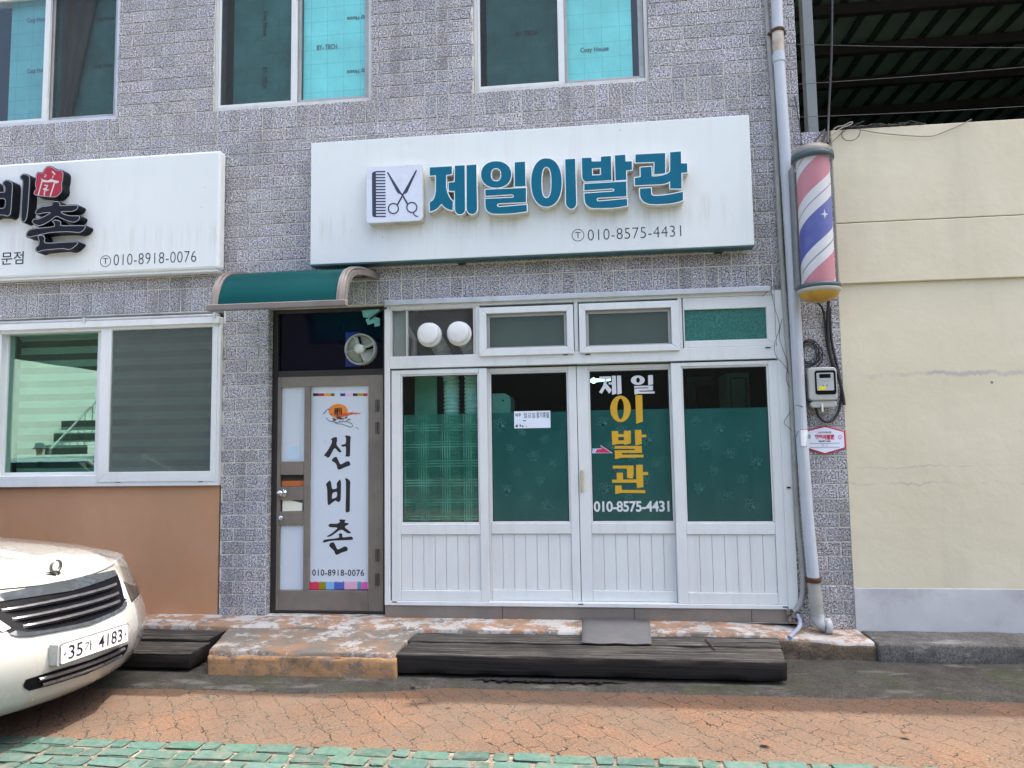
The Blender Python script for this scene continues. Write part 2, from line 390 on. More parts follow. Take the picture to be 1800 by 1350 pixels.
def mat_concrete(name, a, b, moss=0):
    t = NT(name)
    c = t.ramp(t.noise(5, 9, .75), [(.3, a), (.7, b)])
    sp_ = t.ramp(t.noise(70, 3, .7), [(.36, .55), (.6, 1.1)]); c = t.mix(1, c, sp_, 'MULTIPLY')
    w = t.ramp(t.noise(1, 7, .7, t.P((2, 6, 6))), [(.56, 0), (.64, .6)]); c = t.mix(w, c, tuple(min(1, x*1.9) for x in b))
    if moss: c = t.mix(t.ramp(t.noise(2.6, 6, .7, t.P((1, 1, 1), (0, 0, 0), (9, 2, 0))), [(.5, 0), (.66, moss)]), c, (.045, .06, .02))
    t.bsdf(c, .9, 0, t.bump(t.noise(40, 8, .75), .6, .012), .3); return t.m
GUTTER = mat_concrete('wet_grey_gutter_concrete', (.030, .029, .025), (.085, .081, .071), .5)
KERB = mat_concrete('dark_stained_kerb', (.062, .060, .055), (.17, .165, .152))
KERB_BROWN = mat_concrete('brown_stained_concrete', (.05, .042, .032), (.16, .12, .08), .3)
def mat_sleeper():
    t = NT('tarred_timber')
    g = t.noise(1, 5, .75, t.P((1.3, 62, 62)), .6)
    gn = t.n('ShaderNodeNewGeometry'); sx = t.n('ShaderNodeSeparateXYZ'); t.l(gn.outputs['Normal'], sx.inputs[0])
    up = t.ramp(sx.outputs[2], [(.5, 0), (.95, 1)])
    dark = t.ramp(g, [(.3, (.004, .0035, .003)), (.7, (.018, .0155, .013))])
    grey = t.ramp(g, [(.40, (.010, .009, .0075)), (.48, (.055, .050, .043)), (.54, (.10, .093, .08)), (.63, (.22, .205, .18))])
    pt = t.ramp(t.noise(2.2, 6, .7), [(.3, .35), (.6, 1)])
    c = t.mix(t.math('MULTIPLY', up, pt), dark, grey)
    t.bsdf(c, .8, 0, t.bump(g, .7, .012), .3); return t.m
TIMBER = mat_sleeper()
MAT_RUBBER = M('grey_rubber_sheet', (.13, .128, .125), .75, var=.15, scale=3, dirt=(.2, .19, .17), dirt_amt=.5, dirt_scale=5, bump=.2, bscale=120)
def mat_orange_paving():
    t = NT('worn_orange_block_paving')
    v0 = t.P()
    wob = t.n('ShaderNodeTexNoise'); wob.inputs['Scale'].default_value = 9; wob.inputs['Detail'].default_value = 4; t.l(v0, wob.inputs[0])
    add = t.n('ShaderNodeVectorMath', operation='SCALE'); t.l(wob.outputs[1], add.inputs[0]); add.inputs['Scale'].default_value = .12
    vv = t.n('ShaderNodeVectorMath', operation='ADD'); t.l(v0, vv.inputs[0]); t.l(add.outputs[0], vv.inputs[1])
    rot = t.n('ShaderNodeMapping'); t.l(vv.outputs[0], rot.inputs[0]); rot.inputs['Rotation'].default_value = (0, 0, math.radians(52)); 
    b = t.n('ShaderNodeTexBrick'); b.inputs['Scale'].default_value = 1; b.inputs['Brick Width'].default_value = .225; b.inputs['Row Height'].default_value = .115
    b.inputs['Mortar Size'].default_value = .0036; b.inputs['Mortar Smooth'].default_value = .3; b.inputs['Color1'].default_value = (1,1,1,1); b.inputs['Color2'].default_value = (.93,.93,.93,1)
    t.l(rot.outputs[0], b.inputs[0])
    joint = b.outputs['Fac']
    br = t.ramp(t.noise(6.5, 5, .7), [(.42, .05), (.58, 1)])
    joint = t.math('MULTIPLY', joint, br)
    base = t.ramp(t.noise(2.1, 7, .65), [(.28, (.088, .058, .039)), (.5, (.118, .072, .046)), (.74, (.162, .085, .047))])
    base = t.mix(1, base, b.outputs['Color'], 'MULTIPLY')
    sp_ = t.ramp(t.noise(70, 4, .8), [(.34, .45), (.5, 1), (.68, 1.45)]); base = t.mix(1, base, sp_, 'MULTIPLY')
    worn = t.ramp(t.noise(1.3, 6, .7, t.P((1, 1, 1), (0, 0, 0), (3, 1, 0))), [(.42, 0), (.68, .7)]); base = t.mix(worn, base, (.104, .079, .059))
    gr = t.ramp(t.voro(95, 'F1'), [(.10, 1), (.17, 0)]); base = t.mix(t.math('MULTIPLY', gr, .6), base, (.24, .21, .18))
    vo = t.n('ShaderNodeTexVoronoi', feature='DISTANCE_TO_EDGE'); vo.inputs['Scale'].default_value = 5.2; t.l(vv.outputs[0], vo.inputs['Vector'])
    ck = t.math('MULTIPLY', t.ramp(vo.outputs[0], [(.012, 1), (.03, 0)]), t.ramp(t.noise(2.2, 5, .7, t.P((1, 1, 1), (0, 0, 0), (7, 7, 0))), [(.46, 0), (.60, .9)]))
    joint = t.math('MAXIMUM', joint, ck)
    jc = t.ramp(t.noise(60, 3), [(.42, (.022, .018, .013)), (.62, (.16, .14, .11))])
    c = t.mix(joint, base, jc)
    h = t.math('SUBTRACT', t.noise(60, 6, .7), t.math('MULTIPLY', joint, 2.2))
    t.bsdf(c, .92, 0, t.bump(h, .55, .008), .25); return t.m
ORANGE_PAVE = mat_orange_paving()
def mat_paver():
    t = NT('worn_green_paver')
    at_ = t.n('ShaderNodeAttribute', attribute_name='tint')
    c = t.ramp(t.noise(26, 6, .7), [(.3, (.028, .070, .055)), (.68, (.064, .115, .095))])
    c = t.mix(1, c, at_.outputs[0], 'MULTIPLY')
    w = t.ramp(t.noise(9, 8, .75), [(.50, 0), (.66, .85)]); c = t.mix(w, c, (.12, .115, .09))
    t.bsdf(c, .85, 0, t.bump(t.noise(50, 6, .7), .5, .006), .3); return t.m
GREEN_PAVER = mat_paver()
SAND = mat_concrete('sandy_joint_fill', (.075, .062, .046), (.20, .17, .135))
ASPHALT = mat_concrete('street_asphalt', (.04, .04, .04), (.06, .06, .058))
CAR_WHITE = M('pearl_white_car_paint', (.37, .365, .338), .25, var=.01, scale=2, spec=.5, coat=1)
CAR_BLACK = M('black_car_plastic', (.004, .004, .006), .45, var=.2, spec=.12)
CAR_CHROME = M('chrome', (.6, .61, .64), .12, 1, var=.03)
CAR_SLAT = M('satin_grille_bar', (.22, .22, .23), .34, .85, var=.05)
ORNAMENT = M('dull_grey_metal', (.16, .155, .14), .35, .8, var=.1)
CAR_SMOKE = M('dark_gloss_grille_trim', (.07, .08, .09), .08, .4, var=.05, coat=1)
CAR_GLASS = M('tinted_car_glass', (.008, .01, .011), .03, var=.1, coat=1)
LAMP = glass('headlamp_lens', (.8, .78, .74), 1.22, 0, .05, (.5, .5, .5), gloss=(.42, .39, .36))
RUBBER = M('tyre_rubber', (.012, .012, .012), .85, var=.2)
PLATE_WHITE = M('number_plate_white', (.74, .74, .75), .35, var=.02)
PIPE = M('pale_grey_drain_pipe', (.46, .50, .54), .45, var=.06, scale=2.5, dirt=(.26, .255, .25), dirt_amt=.5, dirt_scale=2.5, streak=True)
PIPE_OLD = M('beige_drain_fitting', (.33, .325, .29), .5, var=.08, scale=6, dirt=(.2, .18, .15), dirt_amt=.5, dirt_scale=4)
CONDUIT = M('painted_conduit', (.30, .31, .29), .6, var=.15, scale=10, dirt=(.13, .12, .1), dirt_amt=.7, dirt_scale=5)
RUST = M('rust', (.075, .032, .014), .85, var=.4, scale=30, bump=.4)
RUST_STAIN = M('rusty_white_pipe', (.48, .43, .36), .6, var=.25, scale=14, dirt=(.30, .13, .04), dirt_amt=.9, dirt_scale=6)
CABLE = M('black_cable', (.014, .014, .016), .5, var=.2)
CABLE_GREY = M('grey_cable', (.24, .23, .2), .55, var=.15)
AWN = None
def mat_awning():
    t = NT('green_polycarbonate')
    c = t.ramp(t.noise(2, 5), [(.3, (.006, .092, .110)), (.7, (.012, .125, .140))])
    dirt = t.ramp(t.noise(5, 7, .75), [(.6, 0), (.75, .35)]); c = t.mix(dirt, c, (.12, .14, .12))
    d = t.bsdf(c, .42, spec=.22, link=False)
    tl = t.n('ShaderNodeBsdfTranslucent'); tl.inputs[0].default_value = (.02, .42, .40, 1)
    tp = t.n('ShaderNodeBsdfTransparent'); tp.inputs[0].default_value = (.03, .5, .40, 1)
    a = t.n('ShaderNodeAddShader')
    m1 = t.n('ShaderNodeMixShader'); m1.inputs[0].default_value = .48; t.l(d, m1.inputs[2]); t.l(tl.outputs[0], m1.inputs[1])
    m2 = t.n('ShaderNodeMixShader'); m2.inputs[0].default_value = .72; t.l(tp.outputs[0], m2.inputs[1]); t.l(m1.outputs[0], m2.inputs[2])
    t.l(m2.outputs[0], t.out.inputs[0]); return t.m
AWNING = mat_awning()
AWN_FRAME = M('weathered_awning_frame', (.18, .165, .152), .55, .1, var=.12, scale=7, dirt=(.15, .11, .09), dirt_amt=.6, dirt_scale=4)
POLE_CAP = M('weathered_grey_cap', (.17, .165, .15), .55, var=.15, scale=12)
POLE_RING = M('slate_blue_ring', (.055, .085, .105), .45, var=.1)
POLE_BOWL = M('yellow_bowl', (.48, .27, .03), .4, var=.12, scale=10, dirt=(.2, .1, .02), dirt_amt=.7, dirt_scale=9)
TUBE = glass('hazy_plastic_tube', (.95, .95, .95), 1.25, .1, .07, (.6, .6, .6))
def mat_stripes(z0, r):
    t = NT('barber_stripes')
    tc = t.n('ShaderNodeTexCoord'); sx = t.n('ShaderNodeSeparateXYZ'); t.l(tc.outputs['Object'], sx.inputs[0])
    ang = t.math('ARCTAN2', sx.outputs[0], t.math('MULTIPLY', sx.outputs[1], -1))      # 0 towards the street, grows to the right
    arc = t.math('MULTIPLY', ang, r*.85)
    h = t.math('SUBTRACT', sx.outputs[2], arc)                                          # stripes climb to the right
    ph = t.math('FRACT', t.math('ADD', t.math('DIVIDE', h, .80), .08))
    W_, R_, B_, G_ = (.62, .62, .62), (.50, .135, .165), (.018, .04, .30), (.25, .25, .27)
    c = t.ramp(ph, [(0, R_), (.26, W_), (.355, G_), (.372, W_), (.475, B_), (.775, W_), (.88, G_), (.897, W_)], 'CONSTANT')
    # ramp ends back in white before the next red band
    fade = t.ramp(t.noise(4, 4), [(.35, 0), (.75, .16)]); c = t.mix(fade, c, (.45, .4, .42))
    t.bsdf(c, .45); return t.m
ROOF_GREEN = M('green_roof_sheet', (.17, .29, .215), .5, var=.2, scale=1)
ROOF_RIB = M('dark_roof_rib', (.03, .055, .042), .6, var=.2)
STEEL_DARK = M('dark_steel', (.032, .034, .033), .6, var=.2)
STEEL_POST = M('grey_painted_post', (.19, .215, .225), .5, var=.1, scale=3)
OPP_WHITE = M('white_painted_house', (.72, .76, .73), .8, var=.06, scale=1)
OPP_DARK = M('dark_reflection_blocker', (.05, .045, .04), .8, var=.2, scale=1)
SKIN = M('skin', (.45, .27, .19), .55, var=.08)
DARK_CLOTH = M('dark_cloth', (.03, .035, .05), .9, var=.2)
WHITE_CLOTH = M('white_cloth', (.72, .74, .76), .9, var=.05)
def colour(name, rgb, rough=.45): return M(name, lin(*rgb), rough, var=.05)
# ------------------------------------------------------------------ world, sun, view
w = bpy.data.worlds.new('World'); SC.world = w; w.use_nodes = True
SUN = Vector((.36, .165, 1)).normalized(); EL = math.asin(SUN.z); AZ = math.atan2(SUN.x, SUN.y)
sk = w.node_tree.nodes.new('ShaderNodeTexSky'); sk.sky_type = 'NISHITA'; sk.sun_disc = False; sk.sun_elevation = EL; sk.sun_rotation = AZ; sk.dust_density = 7.5
bg = w.node_tree.nodes['Background']; bg.inputs[1].default_value = .15; w.node_tree.links.new(sk.outputs[0], bg.inputs[0])
sl = bpy.data.lights.new('sun', 'SUN'); sl.energy = 2.0; sl.angle = math.radians(.55); sl.color = (1, .955, .89)
so = bpy.data.objects.new('sun', sl); COL.objects.link(so); so.location = (4, -3, 14); so.rotation_euler = SUN.to_track_quat('Z', 'Y').to_euler()
SC.view_settings.view_transform = 'Standard'; SC.view_settings.look = 'None'; SC.view_settings.exposure = 2.05; SC.view_settings.gamma = 1
SC.render.engine = 'CYCLES'; SC.cycles.use_denoising = True; SC.cycles.max_bounces = 10; SC.cycles.transparent_max_bounces = 16
# ------------------------------------------------------------------ ground
def sheet(name, mat, x0, x1, y0, y1, z, lab=None):
    b = MB(); b.add([(x0,y0,z),(x1,y0,z),(x1,y1,z),(x0,y1,z)], [(0,1,2,3)]); return tag(b.build(name, mat), lab, None, None, 'structure')
sheet('ground', ASPHALT, -150, 150, -150, 150, -.02)
sheet('road', SAND, -40, 40, -11, -1.8, -.004)
sheet('pavement', ORANGE_PAVE, -40, 40, -1.945, -.90, .001)
b = MB()                                                       # gutter: a strip that rises to the steps
xs = [-14+.25*k for k in range(113)]
import mathutils
def nz(x, y, z=0, s=1): return mathutils.noise.noise(Vector((x*s, y*s, z*s)))
ys = [-1.02, -.99, -.95, -.9, -.8, -.7, -.5, -.1]
vs = [(x, y + (.035*nz(x, 3, 0, 2.3)+.02*nz(x, 7, 0, 7) if j < 3 else 0) - (.15*min(1, max(0, (-x-1.0)/.6)) if j < 5 else 0), (-.004 if j == 0 else .010+.018*(j/7)+.006*nz(x, y, 0, 3))) for j, y in enumerate(ys) for x in xs]
n = len(xs); b.add(vs, [(j*n+i, j*n+i+1, (j+1)*n+i+1, (j+1)*n+i) for j in range(len(ys)-1) for i in range(n-1)], 0, True)
tag(b.build('gutter', GUTTER, recenter=False), kind='structure')
# green pavers: every block real, laid in woven pairs, edges worn
def tint_mesh(name, mat, items, parent=None):
    """items: (verts, faces, tint)"""
    v, f, ti = [], [], []
    for vs, fs, t in items:
        o = len(v); v += vs
        for q in fs: f.append(tuple(i+o for i in q)); ti.append(t)
    me = bpy.data.meshes.new(name); me.from_pydata(v, [], f); me.materials.append(mat)
    ca = me.color_attributes.new('tint', 'FLOAT_COLOR', 'CORNER')
    for p, t in zip(me.polygons, ti):
        for li in p.loop_indices: ca.data[li].color = (*t, 1)
    return finish(bpy.data.objects.new(name, me), parent)
def worn_block(cx, cy_, lx, ly, top, rz, rnd):
    """rounded, slightly domed block"""
    vs, n = [], 4
    rings = [(1, 1, top-.03), (1, 1, top-.008), (.985, .97, top-.002), (.95, .90, top)]
    for (ax, ay, z) in rings:
        for (sx, sy_) in ((-1,-1),(1,-1),(1,1),(-1,1)):
            k = .16 if z > top-.02 else .12
            pts = [(sx*lx/2*ax, sy_*ly/2*ay)]
            x, y = pts[0]
            c = .011
            corner = [(x-sx*c, y), (x, y-sy_*c)] if sx*sy_ < 0 else [(x, y-sy_*c), (x-sx*c, y)]
            for px, py in corner:
                vs.append((px, py, z))
    m = 8; out = []
    ca, sa = math.cos(rz), math.sin(rz)
    for i, (x, y, z) in enumerate(vs):
        x += rnd.uniform(-.006, .006); y += rnd.uniform(-.006, .006)
        out.append((cx+x*ca-y*sa, cy_+x*sa+y*ca, z))
    fs = [(r*m+q, r*m+(q+1)%m, (r+1)*m+(q+1)%m, (r+1)*m+q) for r in range(3) for q in range(m)] + [tuple(range(3*m, 4*m))]
    return out, fs
rnd = random.Random(3); items = []
P_ = .106
for row in range(0, 36):
    yc = -1.985 - row*P_
    x = -7 + (row % 2)*.1 + rnd.uniform(0, .05); k = row
    while x < 6:
        sq = (k % 3 == 1); lx = .097 if sq else .205
        t = rnd.uniform(.72, 1.2); tt = (t*rnd.uniform(.9, 1.15), t, t*rnd.uniform(.92, 1.06))
        vs, fs = worn_block(x+lx/2, yc+rnd.uniform(-.005, .005), lx-rnd.uniform(.010, .024), .104-rnd.uniform(.010, .022), .006+rnd.uniform(-.004, .004), rnd.uniform(-.035, .035), rnd)
        items.append((vs, fs, tt)); x += lx + .004; k += 1
o = tint_mesh('green_paving', GREEN_PAVER, items); tag(o, kind='structure')

# ------------------------------------------------------------------ the grey brick building
BLD = thing('brick_building', 'two storey building clad in grey speckled brick with white framed shopfront', 'building', (-3, 3, 0))
XL, XR, XP, ZT = -12.0, 1.692, 1.915, 7.45
ZP = 4.0                                                        # top of the low pier next to the cream wall
W_UP = [(-5.62, -4.16), (-3.251, -1.816), (-.929, .528)]         # upper windows
WZ0, WZ1 = 4.527, 5.80
HOLES = [(a, b, WZ0, WZ1) for a, b in W_UP] + [(-5.235, -3.118, .2, 2.745), (-2.715, 1.512, .2, 2.752)]
# mortar body with openings
def holed(b, x0, x1, z0, z1, holes, y0, y1):
    X = sorted({x0, x1, *[v for h in holes for v in h[:2] if x0 < v < x1]}); Z = sorted({z0, z1, *[v for h in holes for v in h[2:] if z0 < v < z1]})
    def solid(i, j):
        if i < 0 or j < 0 or i >= len(X)-1 or j >= len(Z)-1: return False
        cx, cz = (X[i]+X[i+1])/2, (Z[j]+Z[j+1])/2
        return not any(h[0] < cx < h[1] and h[2] < cz < h[3] for h in holes)
    for i in range(len(X)-1):
        for j in range(len(Z)-1):
            if not solid(i, j): continue
            a, c, d, e = X[i], X[i+1], Z[j], Z[j+1]
            b.add([(a,y0,d),(c,y0,d),(c,y0,e),(a,y0,e)], [(0,1,2,3)]); b.add([(a,y1,d),(c,y1,d),(c,y1,e),(a,y1,e)], [(3,2,1,0)])
            if not solid(i-1, j): b.add([(a,y0,d),(a,y1,d),(a,y1,e),(a,y0,e)], [(3,2,1,0)])
            if not solid(i+1, j): b.add([(c,y0,d),(c,y1,d),(c,y1,e),(c,y0,e)], [(0,1,2,3)])
            if not solid(i, j-1): b.add([(a,y0,d),(c,y0,d),(c,y1,d),(a,y1,d)], [(3,2,1,0)])
            if not solid(i, j+1): b.add([(a,y0,e),(c,y0,e),(c,y1,e),(a,y1,e)], [(0,1,2,3)])
b = MB(); holed(b, XL, XR, .19, ZT, HOLES, .007, .22); b.box(XR+.001, XP, .007, .22, .10, ZP); b.box(1.513, XR, .0072, .2, .10, .1895)
b.box(XL, XR, .23, 6.2, 7.2, 7.42); b.box(XR-.2, XR, .225, 6.2, .19, 7.19); b.box(XL, XR-.21, 6.0, 6.2, .19, 7.19); b.box(XL, XL+.2, .225, 5.99, .19, 7.19)
wall = b.build('wall', MORTAR, BLD)
# brick courses
rows = []
z = 2.752; rows.append(('s', 2.752, 2.955))
z = 2.955
for k in range(13): rows.append(('n', z, z+.10546)); z += .10546
rows.append(('s', z, z+.201)); z += .201
while z < ZT-.02: rows.append(('n', z, min(ZT, z+.1085))); z += .1085
z = 2.752; low = []
while z > .13: low.append(('n', max(.10, z-.1083), z)); z -= .1083
rows += low
BM_, BH_, J_ = .206, .103, .0095
rnd = random.Random(11); items = []
def brick(x0, x1, z0, z1, y0=0.0, y1=.03, side=None):
    if x1-x0 < .012: return
    y = y0 + rnd.uniform(-.0012, .0012); c = .003
    vs = [(x0,y1,z0),(x1,y1,z0),(x1,y1,z1),(x0,y1,z1),(x0,y+c,z0),(x1,y+c,z0),(x1,y+c,z1),(x0,y+c,z1),(x0+c,y,z0+c),(x1-c,y,z0+c),(x1-c,y,z1-c),(x0+c,y,z1-c)]
    fs = [(8,9,10,11)] + [(4+k,4+(k+1)%4,8+(k+1)%4,8+k) for k in range(4)] + [(k,(k+1)%4,4+(k+1)%4,4+k) for k in range(4)]
    t = rnd.uniform(.86, 1.12); items.append((vs, fs, (t*rnd.uniform(.98, 1.03), t, t*rnd.uniform(.97, 1.05))))
for i, (kind, z0, z1) in enumerate(rows):
    zc = (z0+z1)/2; xr = XP if z1 <= ZP+.01 else XR
    step = BH_ if kind == 's' else BM_
    spans = [(-8.3, xr)]
    for h in HOLES:
        if h[2] < zc < h[3] or (h[2] < z1-.02 and h[3] > z0+.02):
            spans = [s for a, c in spans for s in ((a, min(c, h[0])), (max(a, h[1]), c)) if s[1]-s[0] > .015]
    off = (i % 2)*BM_/2 if kind == 'n' else 0
    for a, c in spans:
        k = math.floor((a+6.4-off)/step); x = -6.4+off+k*step
        while x < c:
            brick(max(a, x)+(J_/2 if x >= a else .001), min(c, x+step)-(J_/2 if x+step <= c else .001), z0+J_/2, z1-J_/2)
            x += step
# bricks returning into the doorway beside the pillar and under the sills
for kind, z0, z1 in low:
    vs = [(-2.7165,.012,z0+J_/2),(-2.7165,.115,z0+J_/2),(-2.7165,.115,z1-J_/2),(-2.7165,.012,z1-J_/2)]
    vs = [(x+.004, y, z) for x, y, z in vs] + [(x-.01, y, z) for x, y, z in vs]
    items.append((vs, [(0,1,2,3),(4,5,1,0),(5,6,2,1),(6,7,3,2),(7,4,0,3)], (.95, .95, .97)))
o = tint_mesh('brick_facing', BRICK, items, BLD)
# interior: dark rooms
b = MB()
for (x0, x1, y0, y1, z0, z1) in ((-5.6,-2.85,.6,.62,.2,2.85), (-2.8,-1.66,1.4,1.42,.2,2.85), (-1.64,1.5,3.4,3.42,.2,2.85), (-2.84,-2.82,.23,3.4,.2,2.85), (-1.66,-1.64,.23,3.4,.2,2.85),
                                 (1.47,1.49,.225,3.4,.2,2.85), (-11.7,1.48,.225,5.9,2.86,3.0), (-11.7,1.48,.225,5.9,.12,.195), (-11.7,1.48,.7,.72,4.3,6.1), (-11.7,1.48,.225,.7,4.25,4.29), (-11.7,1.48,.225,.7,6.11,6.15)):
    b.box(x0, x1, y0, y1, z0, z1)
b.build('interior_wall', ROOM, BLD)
# ---- upper windows
def upper_window(x0, x1, kind, right_screen=False):
    fr = MB(); fr.frame(x0+.002, x1-.002, WZ0+.002, WZ1-.002, .03, .03, .03, .028, .018, .10)
    win = fr.build('window', PVC_DIRTY if kind else ALU, BLD, .003)
    xm = (x0+x1)/2 + (.005 if kind else 0)
    s = MB(); s.frame(x0+.033, xm+.03, WZ0+.031, WZ1-.033, .022, .05, .03, .026, .022, .052); s.build('sash', PVC, win, .003)
    s = MB(); s.frame(xm-.02, x1-.033, WZ0+.031, WZ1-.033, .075, .045, .03, .04, .058, .09); s.build('sash', ALU_GREY, win, .003)
    g = MB(); g.box(x0+.055, xm-.02, .036, .040, WZ0+.057, WZ1-.063); g.build('pane', GL_UPPER, win)
    g = MB(); g.box(xm+.055, x1-.078, .072, .076, WZ0+.071, WZ1-.063); g.build('pane', GL_UPPER, win)
    g = MB(); g.box(*((xm+.055, x1-.078, .060, .0615) if right_screen else (x0+.055, xm-.02, .026, .0275)), WZ0+.057, WZ1-.063); g.build('insect_screen', SCREEN, win)
    return win, xm
FY = .105
def foil(win, x0, x1, z0, z1, mat): 
    b = MB(); b.box(x0, x1, FY, FY+.006, z0, z1); return b.build('insulation_foil', mat, win)
def print_on(win, body, x, z, w_, h, rot=0):
    me = text_mesh('print', body, (-w_/2, w_/2, -h/2, h/2), 0, .001, .004)
    me.transform(Matrix.Translation((x, FY-.003, z)) @ Matrix.Rotation(rot, 4, 'Y')); me.materials.append(FOIL_INK)
    finish(bpy.data.objects.new('printed_lettering', me), win)
w1, xm1 = upper_window(*W_UP[0], 0, True)
w2, xm2 = upper_window(*W_UP[1], 1)
w3, xm3 = upper_window(*W_UP[2], 1)
foil(w1, -5.32, -4.89, WZ0+.02, WZ1-.02, FOIL_MID); foil(w1, -4.87, -4.18, WZ0+.02, WZ1-.02, FOIL_DIM)
foil(w2, -3.12, xm2, WZ0+.02, WZ1-.02, FOIL); foil(w2, xm2+.06, -1.84, WZ0+.02, WZ1-.02, FOIL)
foil(w3, -.83, xm3, WZ0+.02, WZ1-.02, FOIL_DIM); foil(w3, xm3+.01, .40, WZ0+.02, WZ1-.02, FOIL)
def pr(win, body, px, py, wpx, hpx, rot=0):
    p = at(px, py, FY); s = (at(px+50, py, FY)-at(px-50, py, FY)).x/100; print_on(win, body, p.x, p.z, wpx*s, hpx*s, rot)
pr(w1, 'Cozy House', 66, 36, 36, 10); pr(w1, 'Cozy House', 66, 125, 36, 10); pr(w1, 'Cozy House', 185, 34, 32, 9); pr(w1, 'Cozy House', 182, 116, 32, 9)
pr(w2, 'Cozy House', 466, 42, 44, 9, math.radians(90)); pr(w2, 'BY- TECH', 466, 137, 36, 8, math.radians(90))
pr(w2, 'BY- TECH', 575, 83, 36, 9); pr(w2, 'Cozy House', 631, 31, 42, 10, math.radians(180)); pr(w2, 'Cozy House', 631, 125, 42, 10, math.radians(180))
pr(w3, 'BY- TECH', 925, 59, 37, 9); pr(w3, 'Cozy House', 1045, 88, 50, 11); pr(w3, 'Cozy House', 1070, -25, 50, 11)
# grey fold of curtain in the leftmost upper window
b = MB(); k = 9; za, zb = WZ0+.02, WZ1-.02
vs = []
for j in range(12):
    t = j/11; zz = za+(zb-za)*t
    for i in range(k): vs.append((-4.78 + i/(k-1)*(.12+.24*t), FY-.03+.012*math.sin(i*2.2), zz))
b.add(vs, [(j*k+i, j*k+i+1, (j+1)*k+i+1, (j+1)*k+i) for j in range(11) for i in range(k-1)], 0, True)
b.build('curtain', M('grey_curtain', (.16, .155, .15), .9), w1)
# ---- lower left window with orange wall below
LW = (-5.235, -3.12, 1.266, 2.69)
b = MB(); b.box(-12, -3.135, .012, .2, .195, 1.262); b.build('painted_wall', ORANGE_WALL, BLD)
fr = MB(); fr.frame(LW[0], LW[1], LW[2], LW[3], .075, .055, .085, .095, -.035, .12)
fr.box(LW[0]-.05, LW[1]-.002, -.07, .0, 2.632, 2.688)
lw = fr.build('window', PVC, BLD, .004)
a = rect(21, 587, 169, 829, .05)
s = MB(); s.frame(a[0]-.06, a[1]+.045, a[2]-.065, a[3]+.03, .055, .045, .03, .065, .02, .06); s.build('sash', PVC, lw, .004)
g = MB(); g.box(a[0]-.01, a[1]+.01, .04, .046, a[2]-.01, a[3]+.01); g.build('pane', GL_MIRROR, lw)
c = rect(199, 580, 369, 828, -.03)
s = MB(); s.frame(c[0]-.105, c[1]+.055, c[2]-.085, c[3]+.04, .10, .05, .04, .085, -.042, .01); s.build('sash', PVC, lw, .004)
g = MB(); g.box(c[0]-.01, c[1]+.01, -.014, -.008, c[2]-.01, c[3]+.01); g.build('pane', GL_MIRROR, lw)
g = MB(); g.box(c[0]-.01, c[1]+.01, -.026, -.0245, c[2]-.01, c[3]+.01); g.build('insect_screen', mat_screen('fine_dark_mesh', (.15, .175, .16), .40), lw)
for q in (208, 353):
    p = at(q, 846+ (1 if q < 300 else 0), -.036); s = MB(); s.box(p.x-.02, p.x+.02, -.041, -.034, p.z-.006, p.z+.006); s.build('drain_slot', INK, lw)
ra = MB(); ra.tube([(-5.5, -.06, 2.70), (-3.14, -.06, 2.70)], .014, 8)
for q in (-5.2, -4.35, -3.16): ra.box(q-.012, q+.012, -.08, -.0, 2.672, 2.72)
ra.build('top_rail', ALU, lw)
bl = thing('roller_blind', 'striped zebra roller blind drawn down behind the ground floor window', 'blind', (-4.2, .2, 1.3))
b = MB(); b.box(-5.15, -3.2, .175, .178, 1.3, 2.6); b.build('fabric', BLIND, bl)
b = MB(); b.tube([(-5.16, .19, 2.61), (-3.19, .19, 2.61)], .03, 12); b.build('roller', PVC, bl)
# ---- bronze door with sticker sheet
DY = .10
d0 = rect(474, 662, 668, 1080, DY)
fr = MB(); zb_ = .205
zt = 2.75
fr.frame(-2.712, -1.712, zb_, zt, .045, .03, .03, .02, DY-.02, DY+.08, 0)
jamb = fr.build('door_frame', DARK_FRAME, BLD, .003)
tz = at(570, 655, DY).z
b = MB(); b.box(-2.667, -1.742, DY-.018, DY+.06, tz-.03, tz+.02); b.build('transom_bar', DARK_FRAME, jamb, .003)
g = MB(); g.box(-2.668, -1.741, DY+.02, DY+.026, tz+.02, zt-.03); g.build('transom_pane', NAVY_GLASS, jamb)
bx = (-2.667, -1.742, zb_+.02, tz-.03)
L1 = rect(499, 681, 535, 811, DY); L2 = rect(495, 835, 532.5, 855, DY); L3 = rect(496, 879, 532.5, 899, DY); L4 = rect(492.5, 923, 530, 1037, DY); R1 = rect(546.6, 678, 648, 1036, DY)
xL0, xL1, xR0, xR1 = L4[0], L1[1]+.002, R1[0], R1[1]
Y0, Y1 = DY-.015, DY+.03
fr = MB()
fr.box(bx[0], xL0, Y0, Y1, bx[2], bx[3]); fr.box(xR1, bx[1], Y0, Y1, bx[2], bx[3])
fr.box(xL0+.0005, xR1-.0005, Y0, Y1, L1[3], bx[3]); fr.box(xL0+.0005, xR1-.0005, Y0, Y1, bx[2], L4[2])
fr.box(xL1, xR0, Y0-.002, Y1, L4[2]+.0005, L1[3]-.0005)
for za, zb2 in ((L2[3], L1[2]), (L3[3], L2[2]), (L4[3], L3[2])): fr.box(xL0+.0005, xL1-.0005, Y0+.002, Y1-.002, za, zb2)
door = fr.build('door', BRONZE, BLD, .004)
door['label'] = 'bronze aluminium door with white lettered sheet'
GY = DY+.012
def sheet_part(name, r, mat, y=GY, parent=door, th=.004):
    b = MB(); b.box(r[0], r[1], y, y+th, r[2], r[3]); return b.build(name, mat, parent)
